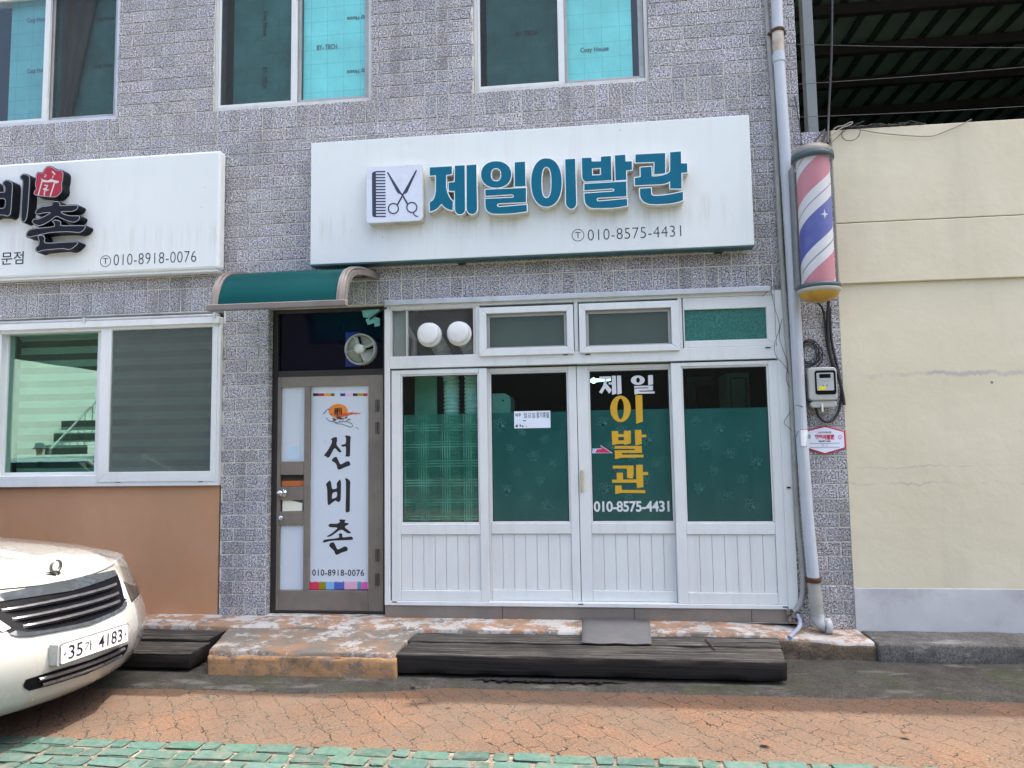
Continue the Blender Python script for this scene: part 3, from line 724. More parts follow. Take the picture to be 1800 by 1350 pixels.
sheet_part('window_sheet', (xL0, xL1, L1[2], L1[3]), STICKER_WHITE); sheet_part('window_sheet', (xL0, xL1, L4[2], L4[3]), STICKER_WHITE)
sheet_part('pane', (xL0, xL1, L2[2], L2[3]), CAR_GLASS); 
q = rect(495, 845.5, 532.5, 854.5, DY); sheet_part('orange_strip', (xL0+.006, xL1, q[2], q[3]), colour('orange_tape', (190, 100, 45)), GY-.004)
sheet_part('pane', (xL0, xL1, L3[2], L3[3]), CAR_GLASS)
pa = trace(470, 780, 8.43, [(228,835),(330,832),(520,880),(518,995),(225,1000)], GY-.004)
flat('paper_scrap', [(pa, False)], GY-.004, .002, colour('cream_paper', (232, 232, 212)), door)
q = rect(504, 784, 528, 808, GY-.006)
flat('torn_sticker', [([(q[0]+.01,q[2]),(q[1]-.02,q[2]),(q[1],q[2]+.03),(q[1]-.005,q[3]),(q[0]+.03,q[3]-.004),(q[0],q[3]-.04)], False)], GY-.002, .0015, colour('faded_blue_sticker', (188, 212, 226)), door)
BS = sheet_part('banner_sheet', R1, STICKER_WHITE)
BY = GY
def banner(name, ox, oy, sc, conts, mat, smooth=True, y=BY, d=.0012):
    return flat(name, [(trace(ox, oy, sc, c, y), smooth if not isinstance(smooth, list) else smooth[i]) for i, c in enumerate(conts)], y, d, mat, door)
SEON = [[(347,272),(385,245),(440,235),(445,290),(430,350),(510,450),(500,465),(470,465),(405,390),(330,540),(295,545),(285,525),(252,520),(255,500),(310,430),(365,330),(370,285)],
        [(555,232),(580,210),(650,230),(640,300),(635,515),(625,530),(560,525),(575,505),(575,370),(525,385),(495,355),(575,340),(575,240)],
        [(360,590),(380,555),(415,530),(440,535),(460,580),(490,645),(520,635),(590,595),(625,598),(642,640),(635,660),(560,685),(490,720),(465,722),(445,700),(440,660),(410,615)]]
BI = [[(272,940),(335,875),(355,910),(368,1015),(445,1000),(435,925),(485,862),(503,905),(500,1090),(495,1180),(470,1205),(440,1190),(420,1175),(370,1210),(325,1250),(305,1235),(300,1150),(295,980)],
      [(372,1065),(445,1045),(440,1130),(365,1160)],
      [(558,860),(585,845),(642,890),(635,1000),(632,1352),(612,1345),(595,1358),(568,1352),(575,1100),(575,880)]]
CHON = [[(572,205),(600,200),(678,205),(655,250),(720,258),(722,275),(650,315),(760,400),(750,415),(705,412),(605,345),(460,455),(400,470),(388,455),(450,425),(570,325),(430,320),(410,295),(430,265),(550,268),(595,235)],
        [(560,430),(600,412),(628,420),(620,480),(770,460),(792,495),(785,515),(450,525),(345,558),(325,545),(345,510),(575,485),(578,445)],
        [(418,605),(440,560),(490,548),(510,575),(545,660),(580,655),(650,615),(690,615),(710,650),(700,685),(620,705),(545,745),(520,735),(500,680)]]
def rounded(pts, k=.3):
    """cuts each corner twice so brush strokes keep their shape but lose their points"""
    for _ in range(2):
        out = []
        for i, p in enumerate(pts):
            q = pts[(i+1) % len(pts)]
            out += [(p[0]*(1-k*.6)+q[0]*k*.6, p[1]*(1-k*.6)+q[1]*k*.6), (p[0]*k*.6+q[0]*(1-k*.6), p[1]*k*.6+q[1]*(1-k*.6))]
        pts = out
    return pts
banner('lettering', 540, 740, 8.433, [rounded(c) for c in SEON], INK, False)
banner('lettering', 540, 740, 8.433, [rounded(c) for c in BI], INK, False)
banner('lettering', 530, 890, 8.71, [rounded(c) for c in CHON], INK, False)
text('phone_number', '010-8918-0076', rect(549, 1000.8, 640, 1012.6, BY), BY, INK, door, .0012, .002, 1.1)
for x0, x1, rgb in ((105,270,(205,50,85)),(270,375,(140,130,10)),(375,500,(120,175,220)),(500,655,(75,95,175)),(655,855,(215,165,190)),(855,910,(65,145,165)),(910,1012,(205,90,170))):
    n = max(4, int((x1-x0)/14)); rr = random.Random(x0)
    top = [(x1-(x1-x0)*k/n, 1165-(k % 2)*rr.uniform(4, 26)) for k in range(n+1)]
    banner('colour_bar', 530, 890, 8.71, [[(x0, 1272), (x1, 1272)]+top], colour('bar_%d' % x0, rgb), False)
for x0, x1, rgb in ((402,447,(20,20,28)),(447,497,(165,25,45)),(497,560,(225,155,65)),(560,590,(70,95,30)),(640,685,(25,50,150)),(685,752,(225,190,215)),(752,790,(30,20,40)),(790,843,(165,150,20)),(843,880,(185,25,50))):
    banner('colour_bar', 470, 530, 5, [[(x0,807),(x1,807),(x1,831),(x0,831)]], colour('chip_%d' % x0, rgb), False)
banner('sun_print', 470, 530, 5, [ell(622, 962, 84, 62, 24)], colour('orange_sun', (225, 130, 40)), True, BY, .0006)
rr = random.Random(5)
sp_ = [[(600,1020),(640,985),(720,975),(820,980),(815,988),(730,995),(690,1010)]] + [ell(rr.uniform(690, 800), 982+rr.uniform(-14, 10), rr.uniform(2, 6), 2.5, 8) for _ in range(10)]
banner('brush_print', 470, 530, 5, sp_, colour('red_orange_ink', (205, 85, 35)), False, BY-.0008)
banner('mountain_print', 470, 530, 5, [[(482,990),(520,950),(535,938),(560,950),(548,956),(530,950),(505,985)]], colour('grey_ink', (120, 120, 140)), False, BY-.0008)
ink = []
for k in range(26):
    cx_, cz_ = rr.gauss(612, 38), rr.gauss(1028, 12); a_ = rr.uniform(-.5, .5)
    ink.append([(cx_-14*math.cos(a_), cz_-14*math.sin(a_)), (cx_, cz_-3), (cx_+16*math.cos(a_), cz_+16*math.sin(a_)), (cx_, cz_+3)])
for k in range(12):
    cx_ = rr.uniform(592, 650); ink.append([(cx_-2, rr.uniform(938, 950)), (cx_+2, 940), (cx_+3, rr.uniform(970, 1000)), (cx_-1, 1000)])
for st in ([(592,940),(650,936)], [(594,938),(590,1000)], [(650,936),(655,990)], [(600,962),(645,960)], [(515,1020),(540,1048),(600,1062),(690,1055),(720,1030)], [(595,1072),(660,1078),(730,1105),(750,1095),(745,1075),(700,1055)], [(780,1105),(802,1120)]):
    ink.append(stroke(st, 4.5))
for c in ink:
    pass
o_ink = [banner('ink_drawing', 470, 530, 5, [c], INK, False, BY-.0016) for c in ink]
join('ink_drawing', o_ink, door)
for py in (713, 752, 976, 1019):
    p = at(663, py, DY-.02); h = MB()
    for k in range(4): h.tube([(p.x, Y0-.006, p.z-.045+k*.0235), (p.x, Y0-.006, p.z-.045+k*.0235+.02)], .008, 8)
    h.box(p.x-.02, p.x+.02, Y0-.004, Y0+.001, p.z-.05, p.z+.05)
    h.build('hinge', M('dull_hinge', (.12, .11, .10), .45, .6), door)
p = at(493, 867, Y0-.05); b = MB()
b.lathe([(.0, -.082), (.018, -.08), (.029, -.066), (.031, -.052), (.024, -.036), (.013, -.026), (.013, -.008), (.032, -.006), (.034, 0)], (p.x, Y0, p.z), 'y', 24); b.build('door_knob', CAR_CHROME, door)
p = at(492.5, 911, Y0-.01); b = MB()
b.lathe([(.0, -.016), (.02, -.016), (.024, -.010), (.026, 0)], (p.x, Y0, p.z), 'y', 24); b.box(p.x-.003, p.x+.003, Y0-.0175, Y0-.0155, p.z-.008, p.z+.008)
b.build('deadlock', CAR_CHROME, door)
# ------------------------------------------------------------------ white shopfront
SX0, SX1 = -1.702, 1.508
zh = 2.745                                                       # top of frame
zmid1, zmid0 = at(1000, 622, 0).z, at(1000, 646, 0).z             # rail between transoms and doors
zd0 = .298
fr = MB()
fr.box(SX0, SX0+.045, -.012, .12, zd0, zh); fr.box(1.435, SX1, -.012, .12, zd0, zh)
fr.box(SX0+.0455, 1.4345, -.010, .12, zh-.035, zh); fr.box(SX0+.0455, 1.4345, -.014, .12, zd0, zd0+.032)
fr.box(SX0+.0455, 1.4345, -.010, .12, at(1000, 640, 0).z, at(1000, 618, 0).z)
for px in (840, 1013, 1196):
    x = at(px, 585, 0).x; fr.box(x-.016, x+.016, -.008, .11, at(1000, 618, 0).z+.001, zh-.036)
SF = fr.build('shopfront_frame', PVC, BLD, .004)
b = MB(); b.box(-1.69, 1.40, -.045, -.011, zh-.012, zh+.03); b.build('top_rail', ALU, SF, .004)
b = MB(); b.box(-1.70, 1.47, -.004, .12, .2, zd0-.001); b.build('sill_tiles', M('brown_grey_sill_tile', (.19, .165, .14), .5, var=.15, scale=2.2, dirt=(.1, .09, .08), dirt_amt=.5), SF, .002)
b = MB()
for x in (-.75, .28, 1.16): b.box(x, x+.004, -.0055, -.003, .2, zd0-.002)
b.build('tile_joint', INK, SF)
# drain slots
b = MB()
for px, py in ((693.5, 1058), (1021, 1062), (1381, 1067), (994, 623.5), (1033, 623), (1350, 611)):
    p = at(px, py, -.015); b.box(p.x-.02, p.x+.02, -.0165, -.013, p.z-.004, p.z+.004)
b.build('drain_slot', INK, SF)
# transoms
def pane(name, r, y, mat, parent, th=.005):
    b = MB(); b.box(r[0], r[1], y, y+th, r[2], r[3]); return b.build(name, mat, parent)
t1 = rect(690, 547, 833, 627, .02)
fr = MB(); fr.frame(t1[0]-.03, t1[1]+.035, t1[2]-.04, t1[3]+.03, .03, .035, .03, .04, -.006, .06)
fr.box(at(716, 585, .02).x-.006, at(716, 585, .02).x+.006, .0, .06, t1[2]+.001, t1[3]-.001)
T1 = fr.build('transom_window', PVC_DIRTY, BLD, .003); pane('pane', t1, .03, GL_CLEAR, T1)
b = MB(); b.box(t1[0], t1[0]+.115, .06, .075, t1[2], t1[3]); b.build('backing_board', PVC_DIRTY, T1, .002)
for (o_, g_) in (((842, 541.5, 1009, 622), (855, 552, 997, 609)), ((1017, 534.5, 1195, 616), (1029, 546, 1181, 605))):
    o_, g_ = rect(*o_, -.02), rect(*g_, -.02)
    fr = MB(); fr.frame(o_[0], o_[1], o_[2], o_[3], g_[0]-o_[0], o_[1]-g_[1], o_[3]-g_[3], g_[2]-o_[2], -.034, .05)
    T = fr.build('transom_window', PVC, BLD, .004)
    fr = MB(); fr.frame(g_[0]+.001, g_[1]-.001, g_[2]+.001, g_[3]-.001, .022, .022, .026, .012, .0, .02); fr.build('inner_frame', ALU_GREY, T, .002)
    pane('insect_screen', (g_[0]+.02, g_[1]-.02, g_[2]+.01, g_[3]-.02), .008, SCREEN_GREY, T, .0015)
    pane('pane', (g_[0]+.01, g_[1]-.01, g_[2]+.005, g_[3]-.01), .026, GL_DARK, T)
g_ = rect(1198, 546, 1348, 596, .02); o_ = (at(1197, 570, 0).x+.006, 1.434)
fr = MB(); fr.frame(o_[0]+.012, o_[1]-.001, at(1000, 618, 0).z+.001, zh-.036, max(.01, g_[0]-o_[0]-.012), o_[1]-g_[1], zh-.036-g_[3], g_[2]-at(1000, 618, 0).z, -.003, .05)
T = fr.build('transom_window', PVC, BLD, .004); T['label'] = 'fixed transom window with green patterned glass'
tgm = NT('patterned_green_glass'); tgm.bsdf(tgm.ramp(tgm.noise(60, 4, .7), [(.35, (.012, .09, .075)), (.65, (.04, .19, .16))]), .25, 0, tgm.bump(tgm.noise(50, 3), .4, .004), .5)
pane('pane', g_, .02, tgm.m, T)
# four sliding doors:  stile px at top/bottom of the leaf, glass, lower panel
def leaf(name, x0, x1, z0, z1, gx0, gx1, gz0, gz1, lz0, lz1, y0, kind, label):
    y1 = y0+.035
    s = MB()
    o4 = [(x0, z0), (x1, z0), (x1, z1), (x0, z1)]
    # upper opening (glass) and lower opening (boards): stiles full height, rails butted between, mitre look by bevel
    s.box(x0, gx0, y0, y1, z0, z1); s.box(gx1, x1, y0, y1, z0, z1)
    s.box(gx0+.0004, gx1-.0004, y0+.0006, y1, gz1, z1); s.box(gx0+.0004, gx1-.0004, y0+.0006, y1, lz1, gz0); s.box(gx0+.0004, gx1-.0004, y0+.0006, y1, z0, lz0)
    D = s.build('sliding_door', PVC, BLD, .0045); D['label'] = label
    # glazing bead
    s = MB(); s.frame(gx0, gx1, gz0, gz1, .013, .013, .013, .013, y0+.010, y1-.004); s.build('glazing_bead', PVC, D, .004)
    s = MB(); s.frame(gx0+.013, gx1-.013, gz0+.013, gz1-.013, .006, .006, .006, .006, y0+.016, y0+.03); s.build('gasket', INK, D)
    # boards
    s = MB(); n = 7; wb = (gx1-gx0)/n
    s.box(gx0-.002, gx1+.002, y0+.022, y1, lz0-.002, lz1+.002)
    for k in range(n): s.box(gx0+k*wb+.0016, gx0+(k+1)*wb-.0016, y0+.014, y0+.021, lz0+.001, lz1-.001)
    s.build('lower_panel', PVC, D, .0015)
    return D, (gx0+.018, gx1-.018, gz0+.018, gz1-.018), y0
gz0, lz1, lz0 = at(950, 920, .03).z, at(950, 939, .03).z, at(1000, 1038.5, .03).z
def gl(px, y): return at(px, 790, y).x
zt_ = at(1000, 642, .0).z-.004; zb2 = zd0+.033
D1, r1, y1 = leaf('d', gl(688, 0), gl(857, 0), zb2, zt_, gl(704, 0), gl(842.5, 0), gz0, at(773, 657, 0).z, lz0, lz1, .002, 'plaid', 'leftmost sliding door with plaid frosted film')
D4, r4, y4 = leaf('d', gl(1184, 0), gl(1380, 0), zb2, zt_, gl(1202, 0), gl(1357, 0), gz0, at(1274, 642.5, 0).z, lz0, lz1, .002, 'film', 'rightmost sliding door with flower printed film')
D2, r2, y2 = leaf('d', gl(849, .045), gl(1015.5, .045), zb2, zt_, gl(861.5, .045), gl(1001, .045), gz0, at(930, 653, .045).z, lz0, lz1, .046, 'film', 'sliding door with white handwritten notice')
D3, r3, y3 = leaf('d', gl(1016.5, .045), gl(1199, .045), zb2, zt_, gl(1036.5, .045), gl(1182.5, .045), gz0, at(1105, 648, .045).z, lz0, lz1, .046, 'film', 'sliding door lettered in white and gold')
rr = random.Random(21)
def flower(cx, cz, s, rot):
    """outline of a many-petalled blossom, thin closed strokes"""
    out = []
    for k in range(6):
        a = rot + k*math.pi/3; ca, sa = math.cos(a), math.sin(a); L_ = s*(.85 if k % 2 else 1)
        pts = []
        for t, w_ in ((.15, 0), (.42, .2), (.72, .17), (1, 0), (.72, -.17), (.42, -.2), (.15, 0)):
            u, v = t*L_, w_*L_; pts.append((cx+u*ca-v*sa, cz+u*sa+v*ca))
        out.append(stroke(pts, .0028))
    return out
for D, r, y, zf in ((D1, r1, y1, 0), (D2, r2, y2, at(962, 724, .06).z), (D3, r3, y3, at(1105, 720, .06).z), (D4, r4, y4, at(1274, 717.5, .02).z)):
    gy = y+.020
    pane('pane', r, gy, GL_GREEN if D is D1 else GL_DARK, D)
    if D is D1:
        zf = at(773, 728, .03).z
        pane('window_film', (r[0], r[1], r[2], zf), gy+.010, PLAID, D, .0012)
    else:
        fo = pane('film', (r[0], r[1], r[2], zf), gy-.0016, FILM, D, .0012)
        sp_ = []
        n = 0
        while n < 11:
            cx_, cz_ = r[0]+.07+(r[1]-r[0]-.14)*((n*.618+zf) % 1)+rr.uniform(-.015, .015), r[2]+.09+(zf-r[2]-.15)*(n+.5)/11
            for c in flower(cx_, cz_, rr.uniform(.045, .062), rr.uniform(0, 1)): sp_.append((c, False))
            n += 1
        pcs = [flat('flower_print', [c], gy-.0016, .0006, FILM_LINE, D) for c in sp_]
        join('window_film', [fo]+pcs, D)
# door handle
p = at(1023.5, 845, .046); b = MB(); b.box(p.x-.011, p.x+.011, .018, .047, p.z-.088, p.z+.088); b.build('pull_handle', M('yellowed_plastic_handle', (.50, .43, .28), .4), D3, .009, 3)
p = at(1386, 857, -.012); b = MB(); b.box(p.x-.014, p.x+.014, -.02, -.011, p.z-.007, p.z+.007); b.build('latch', INK, SF, .002)
# lettering on the third door
LY = y3+.020-.0018
GOLD = M('gold_vinyl', (.58, .335, .018), .4, var=.05); WVIN = M('white_vinyl', (.62, .64, .66), .4, var=.04)
def vinyl(conts, mat, oy=640, y=LY):
    flat('lettering', [(trace(1020, oy, 10, c, y), False) for c in conts], y, .0012, mat, D3)
vinyl([[(338,220),(540,215),(540,262),(470,268),(460,345),(555,455),(510,520),(435,425),(380,520),(330,495),(400,380),(425,270),(340,265)],
       [(555,205),(625,205),(635,520),(560,540),(557,360),(500,358),(500,325),(556,322)], [(645,203),(715,203),(728,515),(655,535)]], WVIN)
vinyl([ell(1012,283,122,83), ell(1015,283,33,45,20), [(1192,195),(1275,192),(1280,355),(1195,372)],
       [(945,385),(1275,377),(1278,460),(1040,470),(1035,485),(1305,480),(1308,515),(1030,520),(955,535),(950,430),(1195,425),(1200,410),(948,415)]], WVIN)
vinyl([ell(708,787,180,233,36), ell(708,787,60,182,30), [(968,545),(1088,543),(1100,1010),(985,1048)]], GOLD)
vinyl([[(550,1180),(665,1175),(668,1230),(768,1230),(770,1172),(888,1172),(888,1395),(775,1420),(768,1402),(668,1402),(562,1422)], [(668,1280),(768,1280),(768,1340),(668,1340)],
       [(958,1158),(1072,1155),(1078,1240),(1160,1240),(1160,1285),(1078,1285),(1080,1405),(970,1430)],
       [(600,1440),(1080,1438),(1085,1560),(735,1562),(730,1592),(1110,1592),(1112,1640),(735,1645),(610,1670),(605,1515),(960,1512),(965,1490),(605,1488)]], GOLD)
vinyl([[(570,485),(938,483),(935,650),(920,715),(822,700),(820,535),(572,535)],
       [(638,610),(748,608),(752,730),(985,728),(982,472),(1098,468),(1100,598),(1192,598),(1192,648),(1105,650),(1110,860),(1000,882),(990,785),(560,785),(558,732),(642,730)],
       [(612,835),(725,832),(730,912),(1142,915),(1145,968),(735,962),(615,985)]], GOLD, 770)
text('phone_number', '010-8575-4431', rect(1043.5, 881, 1177, 899.6, LY), LY, WVIN, D3, .0012, .005, .95)
ar = lambda pts: [(trace(1020, 770, 10, pts, LY), False)]
flat('arrow_sticker', ar([(178,268),(180,205),(215,185),(280,185),(372,180),(350,120),(570,264)]), LY, .0008, WVIN, D3)
flat('arrow_sticker', ar([(262,258),(290,198),(380,190),(362,140),(545,258)]), LY-.0008, .0008, colour('crimson_vinyl', (190, 30, 90)), D3)
flat('arrow_sticker', ar([(188,262),(188,212),(205,196),(228,192),(200,262)])+ar([(222,260),(252,192),(262,192),(234,260)]), LY-.0008, .0008, colour('blue_vinyl', (80, 110, 200)), D3)
# notice on the second door
NY = y2+.020-.003
nr = rect(903.7, 723.2, 967.8, 752, NY)
nt = MB(); nt.box(nr[0], nr[1], NY-.001, NY, nr[2], nr[3]); NT_ = nt.build('paper_notice', colour('notice_paper', (215, 225, 236)), D2)
text('lettering', '매주', rect(906, 726.5, 916, 732.5, NY), NY-.0012, INK, D2, .0006, .002)
text('lettering', '월요일', rect(920, 725.5, 941, 734.5, NY), NY-.0012, INK, D2, .0006, .0)
text('lettering', '정기휴일', rect(942.5, 724.5, 965, 734.5, NY), NY-.0012, NAVY_INK, D2, .0006, .003)
blot = [[(152,478),(160,450),(175,436),(192,445),(190,478)],[(218,440),(235,436),(246,452),(244,475),(225,470)],[(255,475),(270,445),(292,478)],[(320,455),(352,470),(330,474)],[(268,390),(285,366),(315,362),(336,390),(318,380),(290,378)]]
flat('faded_print', [(trace(890, 700, 9.47, c, NY), False) for c in blot], NY-.0012, .0006, INK, D2)
# white cabinet and lamp inside the shop
cb = thing('white_cabinet', 'tall white cabinet with rounded top standing behind the second glass door', 'cabinet', (-.62, .3, .2))
q = rect(840, 693, 901, 920, .2)
pts = []
x0, x1, z1 = q[0], q[1], q[3]
for k in range(7): a = math.pi/2*k/6; pts.append((x1-.06+.06*math.sin(math.pi/2-a), z1-.06+.06*math.cos(math.pi/2-a)))
b = MB(); b.prism([(x0, .2), (x1, .2)]+pts+[(x0, z1)], .17, .5); b.build('body', WHITE_OBJ, cb)
tl = thing('tube_lamp', 'lit pale fluorescent tube glowing inside behind the white window lettering', 'lamp', tuple(at(1048, 668, 1.2)))
em = NT('lit_tube'); e_ = em.n('ShaderNodeEmission'); e_.inputs[0].default_value = (.6, 1, .86, 1); e_.inputs[1].default_value = 2.2; em.l(e_.outputs[0], em.out.inputs[0])
b = MB(); b.tube([at(1020, 671, 1.2), at(1073, 666.5, 1.2)], .016, 10); b.build('tube', em.m, tl)
b = MB(); c_ = at(1043.5, 669, 1.19); b.lathe([(0, -.03), (.02, -.02), (.026, 0), (.02, .02), (0, .03)], (c_.x, c_.y, c_.z), 'z', 14); b.build('globe', em.m, tl)
lk = thing('locker', 'pale locker standing inside behind the rightmost glass door', 'locker', (1.1, .8, .2))
q = rect(1276, 656, 1328, 920, .8); b = MB(); b.box(q[0], q[1], .8, 1.2, .2, q[3]); b.build('body', WHITE_OBJ, lk, .01)
b = MB(); b.frame(q[0]+.03, q[1]-.03, .3, q[3]-.04, .012, .012, .012, .012, .79, .8); b.build('door_edge', ALU_GREY, lk)
df = thing('inner_door_frame', 'white inner door frame seen dimly at the back of the shop', 'door frame', (.9, 3.2, .2))
q = rect(1222, 662, 1275, 920, 3.2); b = MB(); b.frame(q[0]-.1, q[1]+.1, .2, q[3], .1, .1, .1, .02, 3.2, 3.3); b.build('casing', WHITE_OBJ, df, .01)
p = at(884, 704, .168); b = MB(); b.lathe([(0, -.002), (.008, -.002), (.008, 0)], (p.x, .169, p.z), 'y', 12); b.build('keyhole', INK, cb)
# ------------------------------------------------------------------ barber shop sign
def panel_sign(name, label, r, yb, yf, parts_mat, bev, loc):
    S = thing(name, label, 'sign', loc)
    b = MB(); b.box(r[0], r[1], yf, yb, r[2], r[3]); b.build('panel', SIGN_WHITE, S, bev)
    b = MB()
    for x in (r[0]+.35*(r[1]-r[0]), r[0]+.93*(r[1]-r[0])): b.box(x-.03, x+.03, yb+.001, .002, r[2]-.02, r[2]+.12)
    b.build('bracket', STEEL_DARK, S); return S
SY = -.15
S1 = panel_sign('shop_sign', 'wide white sign board with raised teal letters, comb and scissors above the shopfront', (-2.289, 1.268, 3.075, 4.111), -.04, SY, None, .004, (-.5, -.1, 3.075))
b = MB(); b.box(-2.289, 1.268, SY+.004, -.04, 3.064, 3.0745); b.build('lower_rim', M('teal_rim', (.03, .10, .10), .4), S1)
LF = SY-.085                                                     # letter front
def letter(conts, o, side, face, trim, S, t1=.004, t2=-.001, n=.085):
    sp_ = [(trace(*o, c, LF), False) for c in conts]
    L_ = flat('letter', sp_, SY, n, side, S, t1)
    flat('letter_trim', sp_, SY-n-.0002, .0015, trim, L_, t1-.0004)
    flat('letter_face', sp_, SY-n-.002, .0012, face, L_, -.0035)
    return L_
A_, B_, C_ = (640, 270, 9), (840, 260, 9), (1020, 250, 9)
def arc_pts(pts): return pts
letter([[(1033,215),(1395,195),(1398,328),(1305,345),(1303,520),(1312,570),(1325,620),(1350,680),(1380,725),(1412,750),(1408,905),(1340,890),(1300,872),(1260,842),(1225,805),(1180,855),(1145,885),(1110,905),(1035,925),(1033,770),(1080,740),(1105,705),(1120,655),(1130,600),(1130,350),(1033,357)],
        [(1432,187),(1598,180),(1605,880),(1598,915),(1580,943),(1553,962),(1520,970),(1487,962),(1458,943),(1440,915),(1433,880),(1430,598),(1335,595),(1330,455),(1428,445)],
        [(1617,180),(1782,168),(1795,870),(1787,912),(1765,945),(1735,960),(1708,965),(1672,955),(1643,935),(1624,905),(1617,870)]], A_, CREAM_EDGE, TEAL, WHITE_EDGE, S1)
letter([ell(290,422,245,215,40,2.15), ell(288,425,76,98,28,2.3), [(578,225),(752,212),(762,612),(577,620)],
        [(112,655),(768,627),(768,865),(330,885),(315,893),(310,905),(316,921),(332,930),(780,893),(782,1010),(640,1030),(500,1045),(360,1050),(240,1048),(195,1035),(160,1012),(135,985),(122,955),(115,920),(112,800),(545,782),(557,777),(562,765),(557,750),(545,742),(115,768)]], B_, CREAM_EDGE, TEAL, WHITE_EDGE, S1)
letter([ell(1086,548,248,388,44,2.2), ell(1085,548,73,241,32,2.5), [(1375,178),(1545,165),(1565,880),(1556,917),(1535,947),(1508,965),(1480,970),(1447,962),(1418,940),(1398,912),(1388,880)]], B_, CREAM_EDGE, TEAL, WHITE_EDGE, S1)
letter([[(18,245),(182,238),(188,300),(318,298),(322,225),(490,212),(502,605),(95,630),(65,622),(45,600),(30,575),(25,550)], [(192,422),(320,412),(320,513),(196,520)],
        [(540,205),(718,192),(722,300),(822,295),(825,440),(730,455),(738,600),(552,612)],
        [(58,655),(735,615),(738,862),(290,885),(272,892),(265,905),(272,922),(288,930),(748,890),(750,1010),(620,1032),(500,1045),(340,1050),(200,1050),(150,1037),(110,1012),(83,978),(70,945),(63,910),(58,805),(510,775),(528,770),(533,755),(527,743),(510,738),(58,770)]], C_, CREAM_EDGE, TEAL, WHITE_EDGE, S1)
letter([[(868,190),(1350,165),(1352,480),(1335,500),(1162,515),(1168,320),(865,330)],
        [(945,395),(1132,380),(1138,535),(1190,535),(1240,530),(1295,520),(1340,507),(1382,487),(1415,458),(1415,155),(1598,140),(1602,330),(1698,330),(1700,485),(1608,490),(1608,740),(1417,740),(1412,630),(1385,647),(1350,660),(1280,672),(858,690),(855,560),(948,545)],
        [(935,730),(1125,718),(1130,810),(1136,830),(1155,842),(1220,842),(1300,836),(1390,824),(1480,808),(1560,792),(1630,773),(1632,920),(1570,945),(1500,963),(1400,979),(1300,986),(1190,989),(1100,985),(1050,972),(1005,948),(970,915),(950,880),(940,840)]], C_, CREAM_EDGE, TEAL, WHITE_EDGE, S1)
# icon box
q = rect(643.5, 294.5, 743.5, 388, LF)
def rrect(x0, x1, z0, z1, r, n=6):
    out = []
    for cx_, cz_, a0 in ((x1-r, z0+r, -90), (x1-r, z1-r, 0), (x0+r, z1-r, 90), (x0+r, z0+r, 180)):
        for k in range(n+1): a = math.radians(a0+90*k/n); out.append((cx_+r*math.cos(a), cz_+r*math.sin(a)))
    return out
IB = flat('icon_box', [(rrect(*q, .035), False)], SY, .085, CREAM_EDGE, S1)
flat('icon_face', [(rrect(q[0]+.004, q[1]-.004, q[2]+.004, q[3]-.004, .032), False)], SY-.0852, .0015, ICON_FACE, IB)
IY = SY-.0872
tr = lambda pts: trace(640, 270, 9, pts, LF)
comb = [tr([(125,320),(138,297),(160,287),(188,285),(190,1005),(160,1006),(140,995),(130,970)])]
for k in range(16):
    z_ = 288 + k*47.2; comb.append(tr([(182,z_-10),(330+k*.8,z_-12),(340+k*.6,z_),(330+k*.8,z_+9),(182,z_+10)]))
pcs = [flat('comb_print', [(c, False)], IY, .0008, NAVY_INK, IB) for c in comb]; join('comb_print', pcs, IB)
sc = [tr([(362,300),(372,290),(385,300),(612,655),(600,668),(570,640),(540,630),(522,610)]), tr([(820,262),(833,265),(835,280),(688,608),(665,632),(640,638),(612,668),(602,650)]),
      tr(stroke([(598,640),(690,800)], 24)), tr(stroke([(618,650),(530,808)], 24)), tr(stroke([(778,930),(795,970),(825,992),(856,994)], 17))]
pcs = [flat('scissors_print', [(c, False)], IY-.0001*k, .0008, NAVY_INK, IB) for k, c in enumerate(sc)]
for cx_, cz_ in ((465, 870), (757, 853)): pcs.append(flat('scissors_print', [(tr(ell(cx_, cz_, 89, 89)), False), (tr(ell(cx_, cz_, 70, 70)), False)], IY-.0006, .0008, NAVY_INK, IB))
join('scissors_print', pcs, IB)
def phone_mark(S, px, py, rpx, y):
    c = at(px, py, y); r = abs(at(px+rpx, py, y).x-c.x)
    a = flat('phone_mark', [(ell(c.x, c.z, r, r), False), (ell(c.x, c.z, r*.9, r*.9), False)], y, .0015, INK, S)
    t_ = text('phone_mark', 'T', (c.x-r*.45, c.x+r*.45, c.z-r*.5, c.z+r*.5), y, INK, S, .0015, -.001)
    join('phone_mark', [a, t_], S)
phone_mark(S1, 1016, 413.5, 11, SY)
text('phone_number', '010-8575-4431', rect(1033, 403.5, 1197.5, 413.5, SY)[:2] + (at(1115, 420, SY).z+.004, at(1115, 399, SY).z-.004), SY, INK, S1, .0015, -.003, 1.06)
